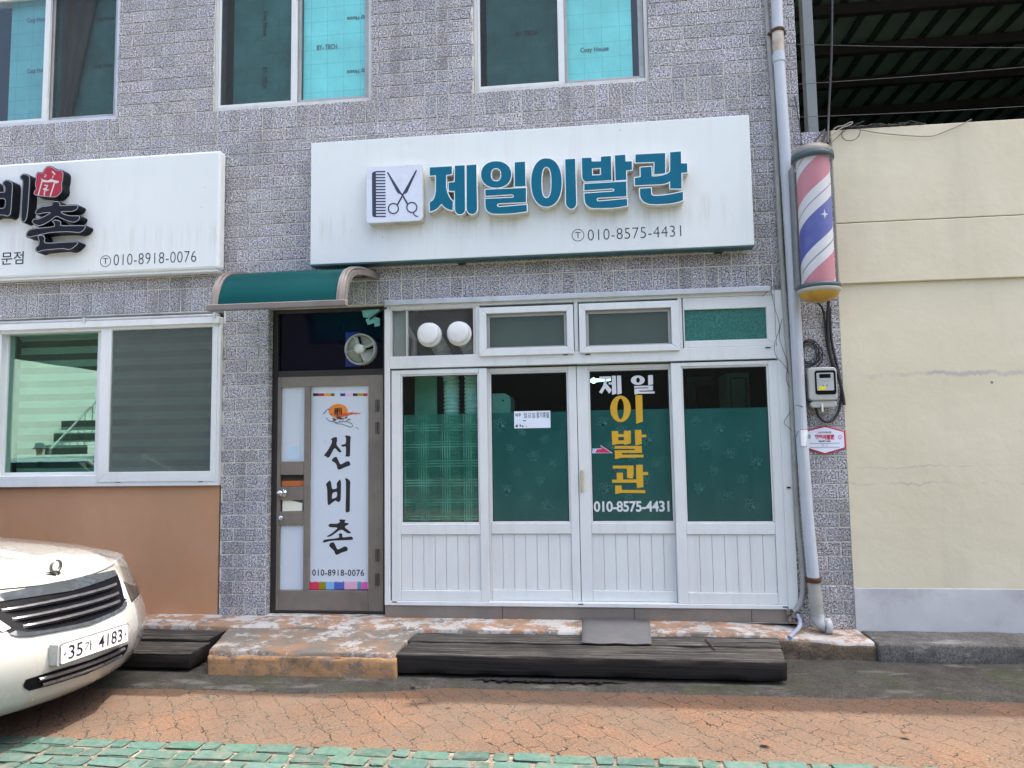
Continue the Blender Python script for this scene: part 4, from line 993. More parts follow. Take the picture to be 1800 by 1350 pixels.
# ------------------------------------------------------------------ neighbour's sign
SY = -.12; LF = SY-.085
S2 = panel_sign('restaurant_sign', 'white sign board with black brush letters and a red seal at left edge', (-5.9, -3.104, 3.087, 4.115), -.02, SY, None, .022, (-4.4, -.1, 3.087))
b = MB(); b.box(-5.9, -3.125, SY+.02, -.02, 3.068, 3.0865); b.build('lower_rim', SIGN_WHITE, S2)
D_ = (0, 280, 7.105)
def brush(conts, face2=BLACK_LET):
    L_ = flat('letter', [(trace(*D_, c, LF), False) for c in conts], SY, .085, BLACK_LET, S2, .006)
    flat('letter_outline', [(trace(*D_, c, LF), False) for c in conts], SY-.0853, .001, GREY_LINE, L_, .001)
    flat('letter_face', [(trace(*D_, c, LF), False) for c in conts], SY-.0866, .001, face2, L_, -.005)
    return L_
sm = lambda pts: rounded(pts, .28)
brush([sm([(35,310),(40,285),(75,262),(110,265),(150,285),(160,330),(140,640),(130,690),(95,715),(60,700),(-60,692),(-110,720),(-150,690),(-150,330),(-180,300),(-150,262),(-95,265),(-62,300),(-60,415),(50,410),(66,400),(65,350)]), sm([(-60,492),(70,490),(65,610),(-60,615)]),
       sm([(258,245),(255,212),(290,185),(340,190),(378,220),(350,640),(335,740),(305,787),(280,782),(262,740),(272,500),(290,270)])])
brush([sm([(650,572),(655,540),(690,522),(735,530),(755,560),(750,580),(960,570),(982,588),(960,630),(900,655),(760,655),(790,680),(870,705),(985,703),(1002,722),(985,760),(930,790),(850,775),(770,740),(705,710),(640,760),(560,810),(490,835),(430,815),(398,780),(420,745),(480,745),(560,710),(640,665),(560,670),(460,690),(440,670),(460,625),(520,590),(600,580)])])
brush([sm([(650,775),(690,755),(740,765),(765,790),(755,830),(1060,825),(1074,848),(1040,895),(990,920),(860,905),(620,915),(380,975),(333,970),(330,930),(360,885),(420,865),(680,842),(682,805)])])
brush([sm([(470,968),(500,945),(545,950),(562,985),(555,1050),(950,1025),(980,1042),(960,1070),(900,1120),(860,1130),(780,1115),(520,1140),(475,1162),(445,1135),(450,1100),(485,1070),(490,1020)])])
SE = brush([sm([(455,195),(470,165),(540,170),(552,130),(590,92),(640,90),(720,140),(765,132),(792,170),(785,260),(770,310),(778,400),(720,460),(680,477),(460,455),(423,435),(430,400),(455,370),(440,320),(450,260)])], RED_FACE)
SE['label'] = 'red seal with pale markings'
mk = [[(515,240),(540,255),(600,268),(640,248),(690,265),(735,272),(738,292),(700,302),(660,285),(600,290),(530,285)], stroke([(528,275),(505,360),(480,455)], 13), stroke([(682,300),(660,370),(630,465)], 15), stroke([(560,325),(600,328),(580,362),(545,380)], 16), stroke([(540,372),(612,386),(570,398)], 16), stroke([(562,390),(555,455)], 14), stroke([(562,190),(582,208),(555,225)], 10), stroke([(655,152),(692,192)], 18), stroke([(672,205),(655,240)], 9)]
pcs = [flat('seal_print', [(trace(*D_, c, LF), False)], SY-.0876-.00008*k, .0008, PALE_INK, SE) for k, c in enumerate(mk)]; join('seal_print', pcs, SE)
text('lettering', '전문점', (at(-19, 455, SY).x, at(41.5, 455, SY).x, at(20, 465, SY).z, at(20, 442.5, SY).z), SY, INK, S2, .0015, .001)
phone_mark(S2, 185.5, 459, 9.6, SY)
text('phone_number', '010-8918-0076', (at(200, 455, SY).x, at(345, 455, SY).x, at(272, 464, SY).z+.003, at(272, 444, SY).z), SY, INK, S2, .0015, -.003, 1.06)
# the sign's first syllable, cut off by the picture's left edge
def remap(conts, x0, x1, z0, z1):
    xs_ = [p[0] for c in conts for p in c]; zs_ = [p[1] for c in conts for p in c]
    return [[(x0+(p[0]-min(xs_))/(max(xs_)-min(xs_))*(x1-x0), z1-(p[1]-min(zs_))/(max(zs_)-min(zs_))*(z1-z0)) for p in c] for c in conts]
sq = remap([rounded(c, .28) for c in SEON], -5.78, -5.36, 3.44, 3.97)
L_ = flat('letter', [(c, False) for c in sq], SY, .085, BLACK_LET, S2, .014)
flat('letter_outline', [(c, False) for c in sq], SY-.0853, .001, GREY_LINE, L_, .010)
flat('letter_face', [(c, False) for c in sq], SY-.0866, .001, BLACK_LET, L_, .004)
# ------------------------------------------------------------------ awning over the bronze door
AW = thing('door_awning', 'curved green plastic awning with weathered metal ends over the bronze door', 'awning', (-2.25, -.4, 2.58))
def catmull(P, n):
    out = []
    for i in range(len(P)-1):
        p0, p1, p2, p3 = P[max(i-1, 0)], P[i], P[i+1], P[min(i+2, len(P)-1)]
        for k in range(n):
            t = k/n; out.append(tuple(.5*((2*b_)+(c_-a_)*t+(2*a_-5*b_+4*c_-d_)*t*t+(3*b_-a_-3*c_+d_)*t**3) for a_, b_, c_, d_ in zip(p0, p1, p2, p3)))
    return out+[P[-1]]
PROF = catmull([(-.01, 3.0), (-.30, 2.968), (-.52, 2.925), (-.665, 2.875), (-.752, 2.80), (-.80, 2.71), (-.825, 2.62)], 5)
ax0, ax1 = -2.78, -1.745
def prof_strip(x0, x1, lift, th):
    b = MB(); n = len(PROF); vs = []
    for x in (x0, x1):
        for k, (y, z) in enumerate(PROF):
            a = Vector(PROF[max(k-1, 0)]); c = Vector(PROF[min(k+1, n-1)]); d = (c-a).normalized(); nn = Vector((d.y, -d.x))
            if nn.y < 0 and k < 15: nn = -nn
            if nn.x > 0: nn = -nn
            vs.append((x, y+nn.x*lift, z+nn.y*lift)); vs.append((x, y+nn.x*(lift+th), z+nn.y*(lift+th)))
    m = 2*n
    for k in range(n-1):
        i = 2*k
        b.add([vs[i], vs[i+2], vs[m+i+2], vs[m+i]], [(0,1,2,3)], 0, True); b.add([vs[i+1], vs[i+3], vs[m+i+3], vs[m+i+1]], [(3,2,1,0)], 0, True)
        b.add([vs[i], vs[i+1], vs[i+3], vs[i+2]], [(0,1,2,3)]); b.add([vs[m+i], vs[m+i+1], vs[m+i+3], vs[m+i+2]], [(3,2,1,0)])
    return b
prof_strip(ax0+.01, ax1-.01, 0, .004).build('canopy', AWNING, AW)
for x in (ax0, ax1-.075):
    b = prof_strip(x+.008, x+.066, .0045, .010); c = prof_strip(x+.030, x+.046, .0148, .008); b.add(c.v, c.f)
    for y, z in ((-.42, 2.955), (-.66, 2.865), (-.825, 2.665)):
        b.lathe([(0, -.006), (.006, -.006), (.006, .01)], (x+.013, y, z-.01), 'y', 8)
    b.build('end_strip', AWN_FRAME, AW)
    bb = prof_strip(x+(.04 if x > -2 else 0), x+(.075 if x > -2 else .035), -.042, .040); bb.build('side_arm', AWN_FRAME, AW)
b = MB(); b.box(ax0-.01, ax1+.01, -.852, -.80, 2.582, 2.626); b.build('front_bar', AWN_FRAME, AW, .006)
b = MB(); b.tube([(ax0+.02, -.42, 2.905), (ax1-.02, -.42, 2.905)], .014, 8); b.tube([(ax0+.02, -.02, 2.975), (ax1-.02, -.02, 2.975)], .014, 8); b.build('cross_bar', AWN_FRAME, AW)
# ------------------------------------------------------------------ ventilator fan in the dark transom
p = at(633.5, 614, .07); R_ = .133
FN = thing('ventilator_fan', 'round grey ventilator fan set in the dark pane above the bronze door', 'fan', (p.x, p.y, p.z-R_))
FM = M('aged_fan_plastic', (.36, .38, .34), .5, var=.1, dirt=(.17, .16, .13), dirt_amt=.6, dirt_scale=12)
b = MB(); b.lathe([(R_, .05), (R_, -.028), (R_-.006, -.034), (R_-.014, -.03), (R_-.016, .045)], (p.x, p.y+.01, p.z), 'y', 40); b.build('housing_ring', FM, FN)
b = MB(); b.lathe([(0, -.062), (.030, -.06), (.040, -.05), (.042, .02), (0, .02)], (p.x, p.y+.005, p.z), 'y', 24); b.build('motor_hub', M('pale_hub', (.55, .62, .57), .45, var=.06), FN)
b = MB()
for a in (20, 118, 195, 297):
    a = math.radians(a); ca, sa = math.cos(a), math.sin(a)
    pts = [(p.x+ca*r+sa*k, p.y-.022-.018*(1-r/R_), p.z+sa*r-ca*k) for r, k in ((.03, 0), (.06, .004), (.09, .006), (R_-.012, 0))]
    b.tube(pts, .007, 6)
b.build('guard_arm', FM, FN)
for k in range(4):
    b = MB(); vs = []
    for i in range(7):
        r = .04+(R_-.06)*i/6
        for j in range(6):
            a = math.radians(k*90+6+82*j/5+8*i/6); vs.append((p.x+r*math.cos(a), p.y+.012+.03*(j/5-.5), p.z+r*math.sin(a)))
    b.add(vs, [(i*6+j, i*6+j+1, (i+1)*6+j+1, (i+1)*6+j) for i in range(6) for j in range(5)], 0, True); b.build('blade', M('fan_blade', (.33, .37, .33), .5), FN)
b = MB(); b.box(p.x-.145, p.x-.02, .112, .118, p.z-.14, p.z+.155); b.build('blue_mounting_board', M('blue_board', (.006, .022, .20), .4), FN)
# cable with torn tape at the corner of the transom
TP = thing('torn_tape', 'torn mint green tape hanging at the corner beside the fan', 'tape', (-1.85, .07, 2.6))
sp_ = [trace(470, 530, 5, [(832,80),(985,68),(988,95),(900,145),(845,140)], .075), trace(470, 530, 5, [(865,160),(935,130),(992,150),(990,215),(945,222),(940,190),(885,208)], .07)]
for k, c in enumerate(sp_): flat('tape_strip', [(c, False)], .07-.006*k, .0015, M('mint_tape', (.16, .42, .38), .4, var=.2, scale=14), TP)
b = MB(); b.tube([at(x, y, d) for x, y, d in ((650,561,.05),(660,553,.045),(670,546,.0),(679,541,-.03))], .008, 8); tag(b.build('fan_cable', CABLE), 'short black cable running from the torn tape to the shopfront corner', 'cable')
# ------------------------------------------------------------------ vent ducts through the first transom
def duct(px, py, hx, label, pts):
    p = at(px, py, -.03); D = thing('exhaust_duct', label, 'duct', (p.x, p.y, p.z-.1), 'ribbed exhaust ducts with round white caps')
    b = MB(); b.lathe([(0, -.070), (.072, -.069), (.083, -.064), (.089, -.052), (.090, -.034), (.086, -.03), (.080, -.03)], (p.x-.004, .0, p.z+.006), 'y', 40); b.build('vent_cap', WHITE_OBJ, D)
    b = MB(); b.lathe([(.070, -.03), (.096, -.024), (.101, -.015), (.101, .004), (.096, .028), (.075, .028)], (p.x, .0, p.z), 'y', 40); b.build('cap_rim', WHITE_OBJ, D)
    b = MB(); b.lathe([(.05, -.034), (.079, -.034), (.079, -.026)], (p.x, .0, p.z), 'y', 30); b.build('slot_shadow_gap', STEEL_DARK, D)
    # ribbed hose: a smooth path with alternating radius
    P3 = [Vector((p.x, .06, p.z)), Vector((p.x+.01, .10, p.z-.005))]+[Vector(q) for q in pts]
    path = []
    for i in range(len(P3)-1):
        a, c = P3[i], P3[i+1]; n = max(2, int((c-a).length/.008))
        for k in range(n): path.append(a.lerp(c, k/n))
    for _ in range(14): path = [path[0]]+[(path[i-1]+path[i]*2+path[i+1])/4 for i in range(1, len(path)-1)]+[path[-1]]
    # even spacing
    b = MB(); b.tube(path, .07, 20, radii=[.0585 if k % 4 == 0 else (.071 if k % 4 == 2 else .067) for k in range(len(path))]); b.build('ribbed_hose', HOSE, D)
xa, xb = at(794, 700, .26).x, at(828, 700, .26).x
duct(754, 588, xa, 'ribbed duct with round white vent cap nearest the bronze door', [(xa-.06, .22, 2.35), (xa, .26, 2.12), (xa, .26, 1.5), (xa, .27, .9)])
duct(806.5, 586, xb, 'ribbed duct with round white vent cap nearest the opening transom windows', [(xb+.03, .24, 2.33), (xb+.012, .26, 2.12), (xb+.012, .26, 1.5), (xb+.012, .27, .9)])
b = MB(); b.tube([at(700,560,.085), at(716,578,.09), at(729,597,.10), at(728,626,.12)], .024, 12, radii=[.018, .026, .022, .026]); tag(b.build('wrapped_pipe_end', M('pinkish_wrap', (.42, .38, .37), .6, var=.12, scale=20)), 'pale taped pipe end behind the dusty pane beside the vent caps', 'pipe')
# green-painted board and dark case seen through the first door
b = MB(); q = rect(729, 662, 768, 728, .3); b.box(q[0], q[1], .3, .32, 1.0, q[3]+.1); tag(b.build('green_board', M('green_board', (.20, .36, .28), .6)), 'plain green board behind the ducts in the first glass door', 'board')
# ------------------------------------------------------------------ pipes on the right
DP = thing('drain_pipe', 'pale grey rainwater pipe running down the brick with an elbow at the bottom', 'pipe', (1.6, -.08, .2))
py_ = -.085
line = [(1.52, 7.4), (1.535, 5.07), (1.530, 4.614), (1.545, 3.8), (1.555, 2.993), (1.563, 2.327), (1.567, 1.674), (1.580, 1.033), (1.602, .542)]
b = MB(); b.tube([(x, py_, z) for x, z in line], .0435, 20); b.build('pipe', PIPE, DP)
z1_, z0_ = at(1368, 55, py_).z, at(1368, 92, py_).z
b = MB(); b.tube([(1.5318, py_, z1_), (1.530, py_, z0_)], .0445, 20); b.build('rust_stained_section', RUST_STAIN, DP)
b = MB(); b.tube([(1.530, py_, z0_-.02), (1.531, py_, z0_-.085)], .049, 20); b.build('coupling', PIPE, DP)
for px_, pz in ((1367, 55), ):
    p = at(px_, pz, py_); b = MB(); b.lathe([(.046, -.014), (.052, -.012), (.052, .012), (.046, .014)], (1.532, py_, p.z), 'z', 20); b.box(1.46, 1.60, py_+.02, -.001, p.z-.009, p.z+.009); b.build('clamp', RUST, DP, .002)
b = MB(); b.lathe([(.047, -.02), (.056, -.016), (.056, .012), (.047, .018)], (1.602, py_, .535), 'z', 20); b.box(1.55, 1.66, py_+.02, -.001, .525, .545); b.build('clamp', RUST, DP, .002)
b = MB(); b.tube([(1.603, py_, .52), (1.609, py_, .42)], .0455, 20); b.tube([(1.609, py_, .425), (1.613, py_, .355)], .050, 20); b.tube([(1.613, py_, .36), (1.617, py_, .27)], .047, 20); b.build('lower_section', PIPE_OLD, DP)
b = MB(); el = [(1.617, py_, .29), (1.619, py_, .262), (1.627, py_-.006, .232), (1.645, py_-.018, .212), (1.672, py_-.035, .206)]
b.tube(el, .047, 20); b.lathe([(.04, 0), (.056, 0), (.056, .045), (.044, .045), (.040, .01)], (1.655, py_-.035, .206), 'x', 22); b.build('elbow', M('pale_elbow', (.42, .44, .43), .4, var=.1, dirt=(.2, .18, .15), dirt_amt=.4, dirt_scale=6), DP)
# sticker on the pipe
p0, p1 = at(1409.5, 753, -.13), at(1419.5, 787, -.13); b = MB(); vs = []; n = 8
for zz in (p1.z, p0.z):
    for k in range(n+1):
        a = math.radians(-75+85*k/n); cx_ = 1.5665; vs.append((cx_+.0445*math.sin(a+.9), py_-.0445*math.cos(a+.9), zz))
b.add(vs, [(k, k+1, n+2+k, n+1+k) for k in range(n)], 0, True)
stk = b.build('paper_sticker', colour('sticker_paper', (222, 226, 228)), DP)
b = MB()
for s_ in range(6):
    for zz in (p0.z-.012, p1.z+.002):
        a0, a1 = math.radians(-75+85*s_/6), math.radians(-75+85*(s_+.55)/6)
        b.add([(1.5665+.0449*math.sin(a+.9), py_-.0449*math.cos(a+.9), zz+d+sh) for a, d, sh in ((a0,0,0),(a1,0,0),(a1,.010,.0),(a0,.010,.0))], [(0,1,2,3)])
b.build('stripe_print', INK, stk)
tp = [(1.455, 5.9), (1.467, 5.104), (1.476, 4.75), (1.489, 4.389), (1.490, 3.7), (1.494, 3.006), (1.508, 2.5), (1.523, 1.967), (1.5228, 1.7), (1.520, 1.2), (1.525, .944), (1.538, .70), (1.545, .52), (1.536, .42), (1.515, .345), (1.486, .30), (1.464, .285)]
CO = thing('conduit_pipe', 'thin painted conduit curving left at its foot beside the drain pipe', 'pipe', (1.5, -.03, .28))
b = MB(); b.tube([(x, -.03, z) for x, z in tp], .021, 12); b.build('pipe', CONDUIT, CO)
b = MB(); rr = random.Random(9)
for k in range(26):
    b.lathe([(0, -.016), (.012, -.01), (.016, 0), (.012, .01), (0, .016)], (1.445+rr.uniform(-.03, .05), -.03+rr.uniform(-.015, .015), .262+rr.uniform(-.045, .04)), 'z', 7)
b.build('foam_lump', M('dirty_sealing_foam', (.16, .145, .12), .9, var=.5, scale=60, bump=.5), CO)
hp = [Vector((1.486, -.05, .27)), Vector((1.496, -.085, .225)), Vector((1.466, -.15, .197)), Vector((1.405, -.24, .187)), Vector((1.345, -.335, .172))]
path = []
for i in range(len(hp)-1):
    for k in range(14): path.append(hp[i].lerp(hp[i+1], k/14))
for _ in range(20): path = [path[0]]+[(path[i-1]+path[i]*2+path[i+1])/4 for i in range(1, len(path)-1)]+[path[-1]]
b = MB(); b.tube(path, .016, 12, radii=[.0165 if k % 2 else .0135 for k in range(len(path))]); tag(b.build('flexible_hose', M('blue_grey_corrugated_hose', (.30, .33, .42), .5, var=.1)), 'short ribbed blue grey hose lying on the ledge under the conduit', 'hose')
# ------------------------------------------------------------------ barber pole
PX, PY, R0 = 1.683, -.285, .147
BP = thing('barber_pole', 'red white and blue barber pole with grey cap and yellow bowl', 'barber pole', (PX, PY, 2.6))
b = MB(); b.lathe([(.117, 0), (.117, .945)], (PX, PY, 2.712), 'z', 48); b.build('striped_drum', mat_stripes(0, .117), BP)
b = MB(); b.lathe([(.1425, .0), (.1425, .95)], (PX, PY, 2.711), 'z', 48); b.v, b.f, b.mi, b.sm = b.v, [f for f in b.f if len(f) == 4], [0]*len([f for f in b.f if len(f) == 4]), [True]*len([f for f in b.f if len(f) == 4]); b.build('clear_tube', TUBE, BP)
b = MB(); b.lathe([(.140, 0), (.151, .002), (.151, .036), (.147, .04)], (PX, PY, 3.656), 'z', 48); b.build('upper_ring', POLE_RING, BP)
b = MB(); b.lathe([(.149, 0), (.147, .018), (.132, .045), (.10, .066), (.05, .077), (0, .079)], (PX, PY, 3.697), 'z', 48); b.build('cap', POLE_CAP, BP)
b = MB(); b.lathe([(.147, 0), (.153, .004), (.153, .030), (.14, .034)], (PX, PY, 2.681), 'z', 48); b.build('lower_ring', POLE_RING, BP)
b = MB(); b.lathe([(.151, 0), (.153, -.010), (.145, -.026), (.132, -.034)], (PX, PY, 2.680), 'z', 48); b.build('bowl_rim', M('pale_bowl_rim', (.40, .39, .33), .5, var=.1), BP)
b = MB(); b.lathe([(.140, 0), (.128, -.028), (.095, -.05), (.05, -.062), (0, -.066)], (PX, PY, 2.652), 'z', 48); b.build('bowl', POLE_BOWL, BP)
b = MB(); b.box(PX-.135, PX-.118, PY+.05, -.002, 2.72, 3.65); b.box(PX-.135, PX-.05, PY+.115, PY+.13, 2.75, 3.62); b.box(PX-.03, PX+.03, PY+.13, -.001, 3.5, 3.53); b.box(PX-.03, PX+.03, PY+.13, -.001, 2.85, 2.88); b.build('bracket', M('grey_bracket', (.25, .26, .27), .5, .2), BP, .002)
dr = -math.radians(18); stp = at(1450, 376, PY-.117)
cxa = math.asin(max(-1, min(1, (stp.x-PX)/.117)))
b = MB(); pts = []
for k in range(8):
    r = .030 if k % 2 == 0 else .009; a = k*math.pi/4; uu, vv = r*math.cos(a), r*math.sin(a)*1.25
    an = cxa+uu/.1175; pts.append((PX+.1178*math.sin(an), PY-.1178*math.cos(an), stp.z+vv))
b.add([(PX+.1178*math.sin(cxa), PY-.1178*math.cos(cxa), stp.z)]+pts, [(0, 1+k, 1+(k+1) % 8) for k in range(8)]); b.build('star_print', M('silver_star', (.55, .54, .56), .3, .4), BP)
# ------------------------------------------------------------------ meter, cables, plaque
m0, m1 = at(1420, 646, -.12), at(1474, 716, -.12)
EM = thing('electricity_meter', 'grey electricity meter with glass window mounted on the brick pier', 'meter', ((m0.x+m1.x)/2, -.06, m1.z))
MG = M('meter_housing_plastic', (.40, .40, .375), .4, var=.05)
zc_ = at(1447, 703, -.12).z
b = MB(); b.prism(rrect(m0.x, m1.x, zc_-.005, m0.z, .03), -.125, -.004); b.build('housing', MG, EM, .012, 3)
b = MB(); b.prism(rrect(m0.x+.012, m1.x-.004, m1.z, zc_-.006, .025), -.112, -.004); b.build('terminal_cover', MG, EM, .01, 3)
wi = rect(1431.5, 651.5, 1470.5, 693, -.125); b = MB(); b.prism(rrect(*wi, .018), -.1285, -.1255); b.build('window_surround', CAR_BLACK, EM, .001)
pl = rect(1435, 655.5, 1466.5, 686, -.13); b = MB(); b.prism(rrect(*pl, .008), -.1305, -.129); FPm = b.build('face_plate', M('meter_face', (.40, .43, .42), .4), EM)
q = rect(1440, 657.5, 1460, 664, -.131); b = MB(); b.box(q[0], q[1], -.132, -.1307, q[2], q[3]); b.build('display', CAR_BLACK, FPm)
q = rect(1439.5, 679, 1452, 685.5, -.131); b = MB(); b.box(q[0], q[1], -.132, -.1307, q[2], q[3]); b.build('yellow_label', colour('yellow_label', (225, 205, 40)), FPm)
b = MB()
for px, py, wpx in ((1438, 660.5, 2.5), (1438, 668, 4), (1463, 666, 3.5), (1438, 673, 3.5), (1450, 670, 9)):
    p = at(px, py, -.131); b.box(p.x-wpx*.0023, p.x+wpx*.0023, -.1316, -.1307, p.z-.003, p.z+.003)
b.build('small_print', GREY_LINE, FPm)
b = MB()
for px in (1446.5, 1454): p = at(px, 677, -.131); b.lathe([(0, -.002), (.005, -.002), (.005, 0)], (p.x, -.1307, p.z), 'y', 12)
b.build('blue_button', colour('blue_button', (60, 90, 160)), FPm)
p = at(1445.5, 716, -.12); b = MB(); b.box(p.x-.006, p.x+.006, -.126, -.113, p.z-.035, p.z+.03); b.build('sealing_tag', WHITE_OBJ, EM, .003)
def cable(name, pts, r, mat, label, n=8, cat='cable', group=None, sm_=6):
    P3 = [at(*p) for p in pts]; path = []
    for i in range(len(P3)-1):
        for k in range(6): path.append(P3[i].lerp(P3[i+1], k/6))
    path.append(P3[-1])
    for _ in range(sm_): path = [path[0]]+[(path[i-1]+path[i]*2+path[i+1])/4 for i in range(1, len(path)-1)]+[path[-1]]
    b = MB(); b.tube(path, r, n); return tag(b.build(name, mat), label, cat, group)
cable('power_cable', [(1457,520,-.06),(1454.5,560,-.03),(1456,605,-.03),(1462,635,-.03),(1473,655,-.03),(1481,690,-.03),(1484,712,-.03)], .0125, CABLE, 'thick black cable from the barber pole down past the right edge of the meter')
cable('power_cable', [(1432,529,-.1),(1444,537,-.05),(1449,552,-.03),(1452,600,-.02),(1460,632,-.02),(1464,648,-.02)], .008, CABLE, 'thinner black cable curving from the yellow bowl to the top of the meter')
cable('power_cable', [(1459,540,-.03),(1460,590,-.02),(1467,625,-.02),(1476,660,-.02),(1480,685,-.02),(1476,722,-.02),(1463,741,-.03),(1448,742,-.04),(1437,730,-.05),(1434,716,-.06)], .010, CABLE, 'black cable looping underneath the meter')
# coil of thin wire beside the meter
rr = random.Random(4); b = MB()
c0 = at(1421, 622, -.02)
for k in range(9):
    rx, rz, ox, oz = rr.uniform(.055, .10), rr.uniform(.075, .115), rr.uniform(-.015, .02), rr.uniform(-.02, .02)
    b.tube([(c0.x+ox+rx*math.cos(t*math.pi/14), -.012-.003*k-.01*math.sin(t*.9+k), c0.z+oz+rz*math.sin(t*math.pi/14)) for t in range(29)], .0028, 5)
tag(b.build('wire_coil', CABLE), 'coil of thin black wire hanging between drain pipe and meter', 'wire')
for k, (pts, lab) in enumerate((
    ([(1355,508,-.02),(1361,540,-.045),(1373,575,-.045),(1360,605,-.045),(1362,625,-.045),(1382,645,-.045),(1392,668,-.045),(1398,690,-.03)], 'thin black wire dangling across the right end of the shopfront frame'),
    ([(1375,560,-.045),(1368,590,-.046),(1378,620,-.046),(1386,640,-.046),(1381,662,-.046),(1384,676,-.046),(1396,690,-.04)], 'thin black wire crossing another beside the conduit'),
    ([(1398,712,-.132),(1410,714,-.135),(1418,720,-.10),(1425,735,-.02),(1420,750,-.02),(1402,757,-.13),(1400,768,-.13)], 'thin wire looped over the drain pipe below the meter'),
    ([(1396,715,-.04),(1384,732,-.04),(1376,744,-.045),(1390,754,-.045),(1399,765,-.04)], 'angular loop of thin wire left of the drain pipe'),
    ([(1372,505,-.01),(1362,500,-.012),(1350,512,-.02),(1340,521,-.046)], 'short thin wire at the upper right corner of the shopfront'))):
    cable('thin_wire', pts, .0022, CABLE, lab, 5, 'wire')
PZ = -.012
hx = [(1450,748),(1485.5,758),(1487,788),(1450,799),(1411,787),(1411,758)]
hp = [(lambda p: (p.x, p.z))(at(a, c, PZ)) for a, c in hx]
ctr = (sum(a for a, _ in hp)/6, sum(c for _, c in hp)/6)
PLQ = thing('shop_plaque', 'white six sided plaque with red rim below the meter', 'sign', (ctr[0], PZ, min(c for _, c in hp)))
flat('red_rim', [(hp, False)], -.001, .016, colour('plaque_red', (185, 25, 60)), PLQ, -.001)
inn = [(ctr[0]+(a-ctr[0])*.92, ctr[1]+(c-ctr[1])*.89) for a, c in hp]
flat('face', [(inn, False)], -.0172, .002, colour('plaque_white', (220, 224, 238)), PLQ)
text('lettering', '제일이발관', rect(1431.5, 764, 1467, 772.5, -.02), -.0195, colour('plaque_red_ink', (190, 20, 50)), PLQ, .0008, .012)
text('lettering', '064-871-4431', rect(1439, 774, 1460, 776.8, -.02), -.0195, INK, PLQ, .0008, .008)
text('lettering', '기초자치계시점', rect(1437, 758.5, 1461, 762, -.02), -.0195, INK, PLQ, .0008, .002)
text('lettering', '최 고', rect(1444, 780, 1455, 785, -.02), -.0195, GREY_LINE, PLQ, .0008, 0)
b = MB()
for py in (778.8, 786): q = rect(1424, py, 1476, py+.6, -.02); b.box(q[0], q[1], -.0203, -.0194, q[2], q[3])
b.build('ruled_line', GREY_LINE, PLQ)
p = at(1476.5, 768, -.02); a_ = flat('pin_emblem', [(ell(p.x, p.z, .013, .013), False), (ell(p.x, p.z, .0095, .0095), False)], -.0195, .0008, colour('pin_red', (200, 30, 60)), PLQ)
b_ = flat('pin_emblem', [([(p.x-.005, p.z-.012), (p.x+.005, p.z-.012), (p.x, p.z-.02)], False)], -.0195, .0008, colour('pin_red2', (200, 30, 60)), PLQ); join('pin_emblem', [a_, b_], PLQ)
q = rect(1418, 764, 1425.5, 771, -.02); b = MB(); b.box(q[0], q[1], -.0203, -.0194, q[2], q[3]); b.build('grey_print', GREY_LINE, PLQ)
# ------------------------------------------------------------------ cream wall and shed on the right
CW = thing('cream_wall', 'cream painted rendered wall with lilac grey base right of the brick building', 'wall', (6, .1, 0))
b = MB(); b.box(1.9165, 14, .004, .25, .46, 2.772); b.build('lower_wall', BEIGE, CW)
b = MB(); b.box(1.9165, 14, -.022, .25, 2.7725, 3.246); b.box(1.9165, 14, -.020, .25, 3.252, 4.0); b.build('upper_band', BEIGE, CW, .006)
b = MB(); b.box(1.9165, 14, .0, .25, .0, .4595); b.build('painted_base', SKIRT, CW, .004)
SH = thing('shed_roof', 'dark open shed with green sheet roof rising behind the cream wall', 'shed', (7, 6, 0))
RZ = 7.45
b = MB(); rb_ = MB()
x = 1.75
while x < 14:                                                     # ribbed sheets, ribs running back from the street
    b.box(x, x+.36, -.03, 13, RZ, RZ+.006); rb_.box(x+.27, x+.355, -.03, 13, RZ-.036, RZ-.001); x += .36
b.build('roof_sheet', ROOF_GREEN, SH); rb_.build('roof_rib', ROOF_RIB, SH)
b = MB()
for y in (.1, 2.0, 3.9, 4.95, 6.0, 7.1, 8.6, 10.2, 12): b.box(1.74, 14, y, y+.09, RZ-.19, RZ-.04)
b.build('purlin', STEEL_DARK, SH)
b = MB(); b.box(1.70, 14, 13.0, 13.15, 0, RZ); b.box(14.01, 14.15, -.03, 13, 0, RZ-.2); b.box(1.695, 1.73, 6.3, 12.9, 0, RZ-.2); b.build('back_wall', STEEL_DARK, SH)
b = MB()
for pts in (((5.2, 3.0, RZ-.25), (9.5, 3.0, 4.6)), ((9.5, 3.0, RZ-.25), (5.5, 3.0, 4.2)), ((1.8, 8, RZ-.3), (14, 8, RZ-.6))): b.tube(pts, .05, 6)
b.build('truss_bar', STEEL_DARK, SH)
q0, q1 = at(1413.5, 40, .4), at(1437, 220, .4)
b = MB(); b.box(at(1414.5, 100, .4).x, at(1432.5, 100, .4).x, .4, .5, 3.9, RZ-.2); b.build('post', STEEL_POST, SH, .004)
b = MB(); b.box(1.72, 1.915, .225, .55, .0, 3.995); b.build('pier', KERB, SH)
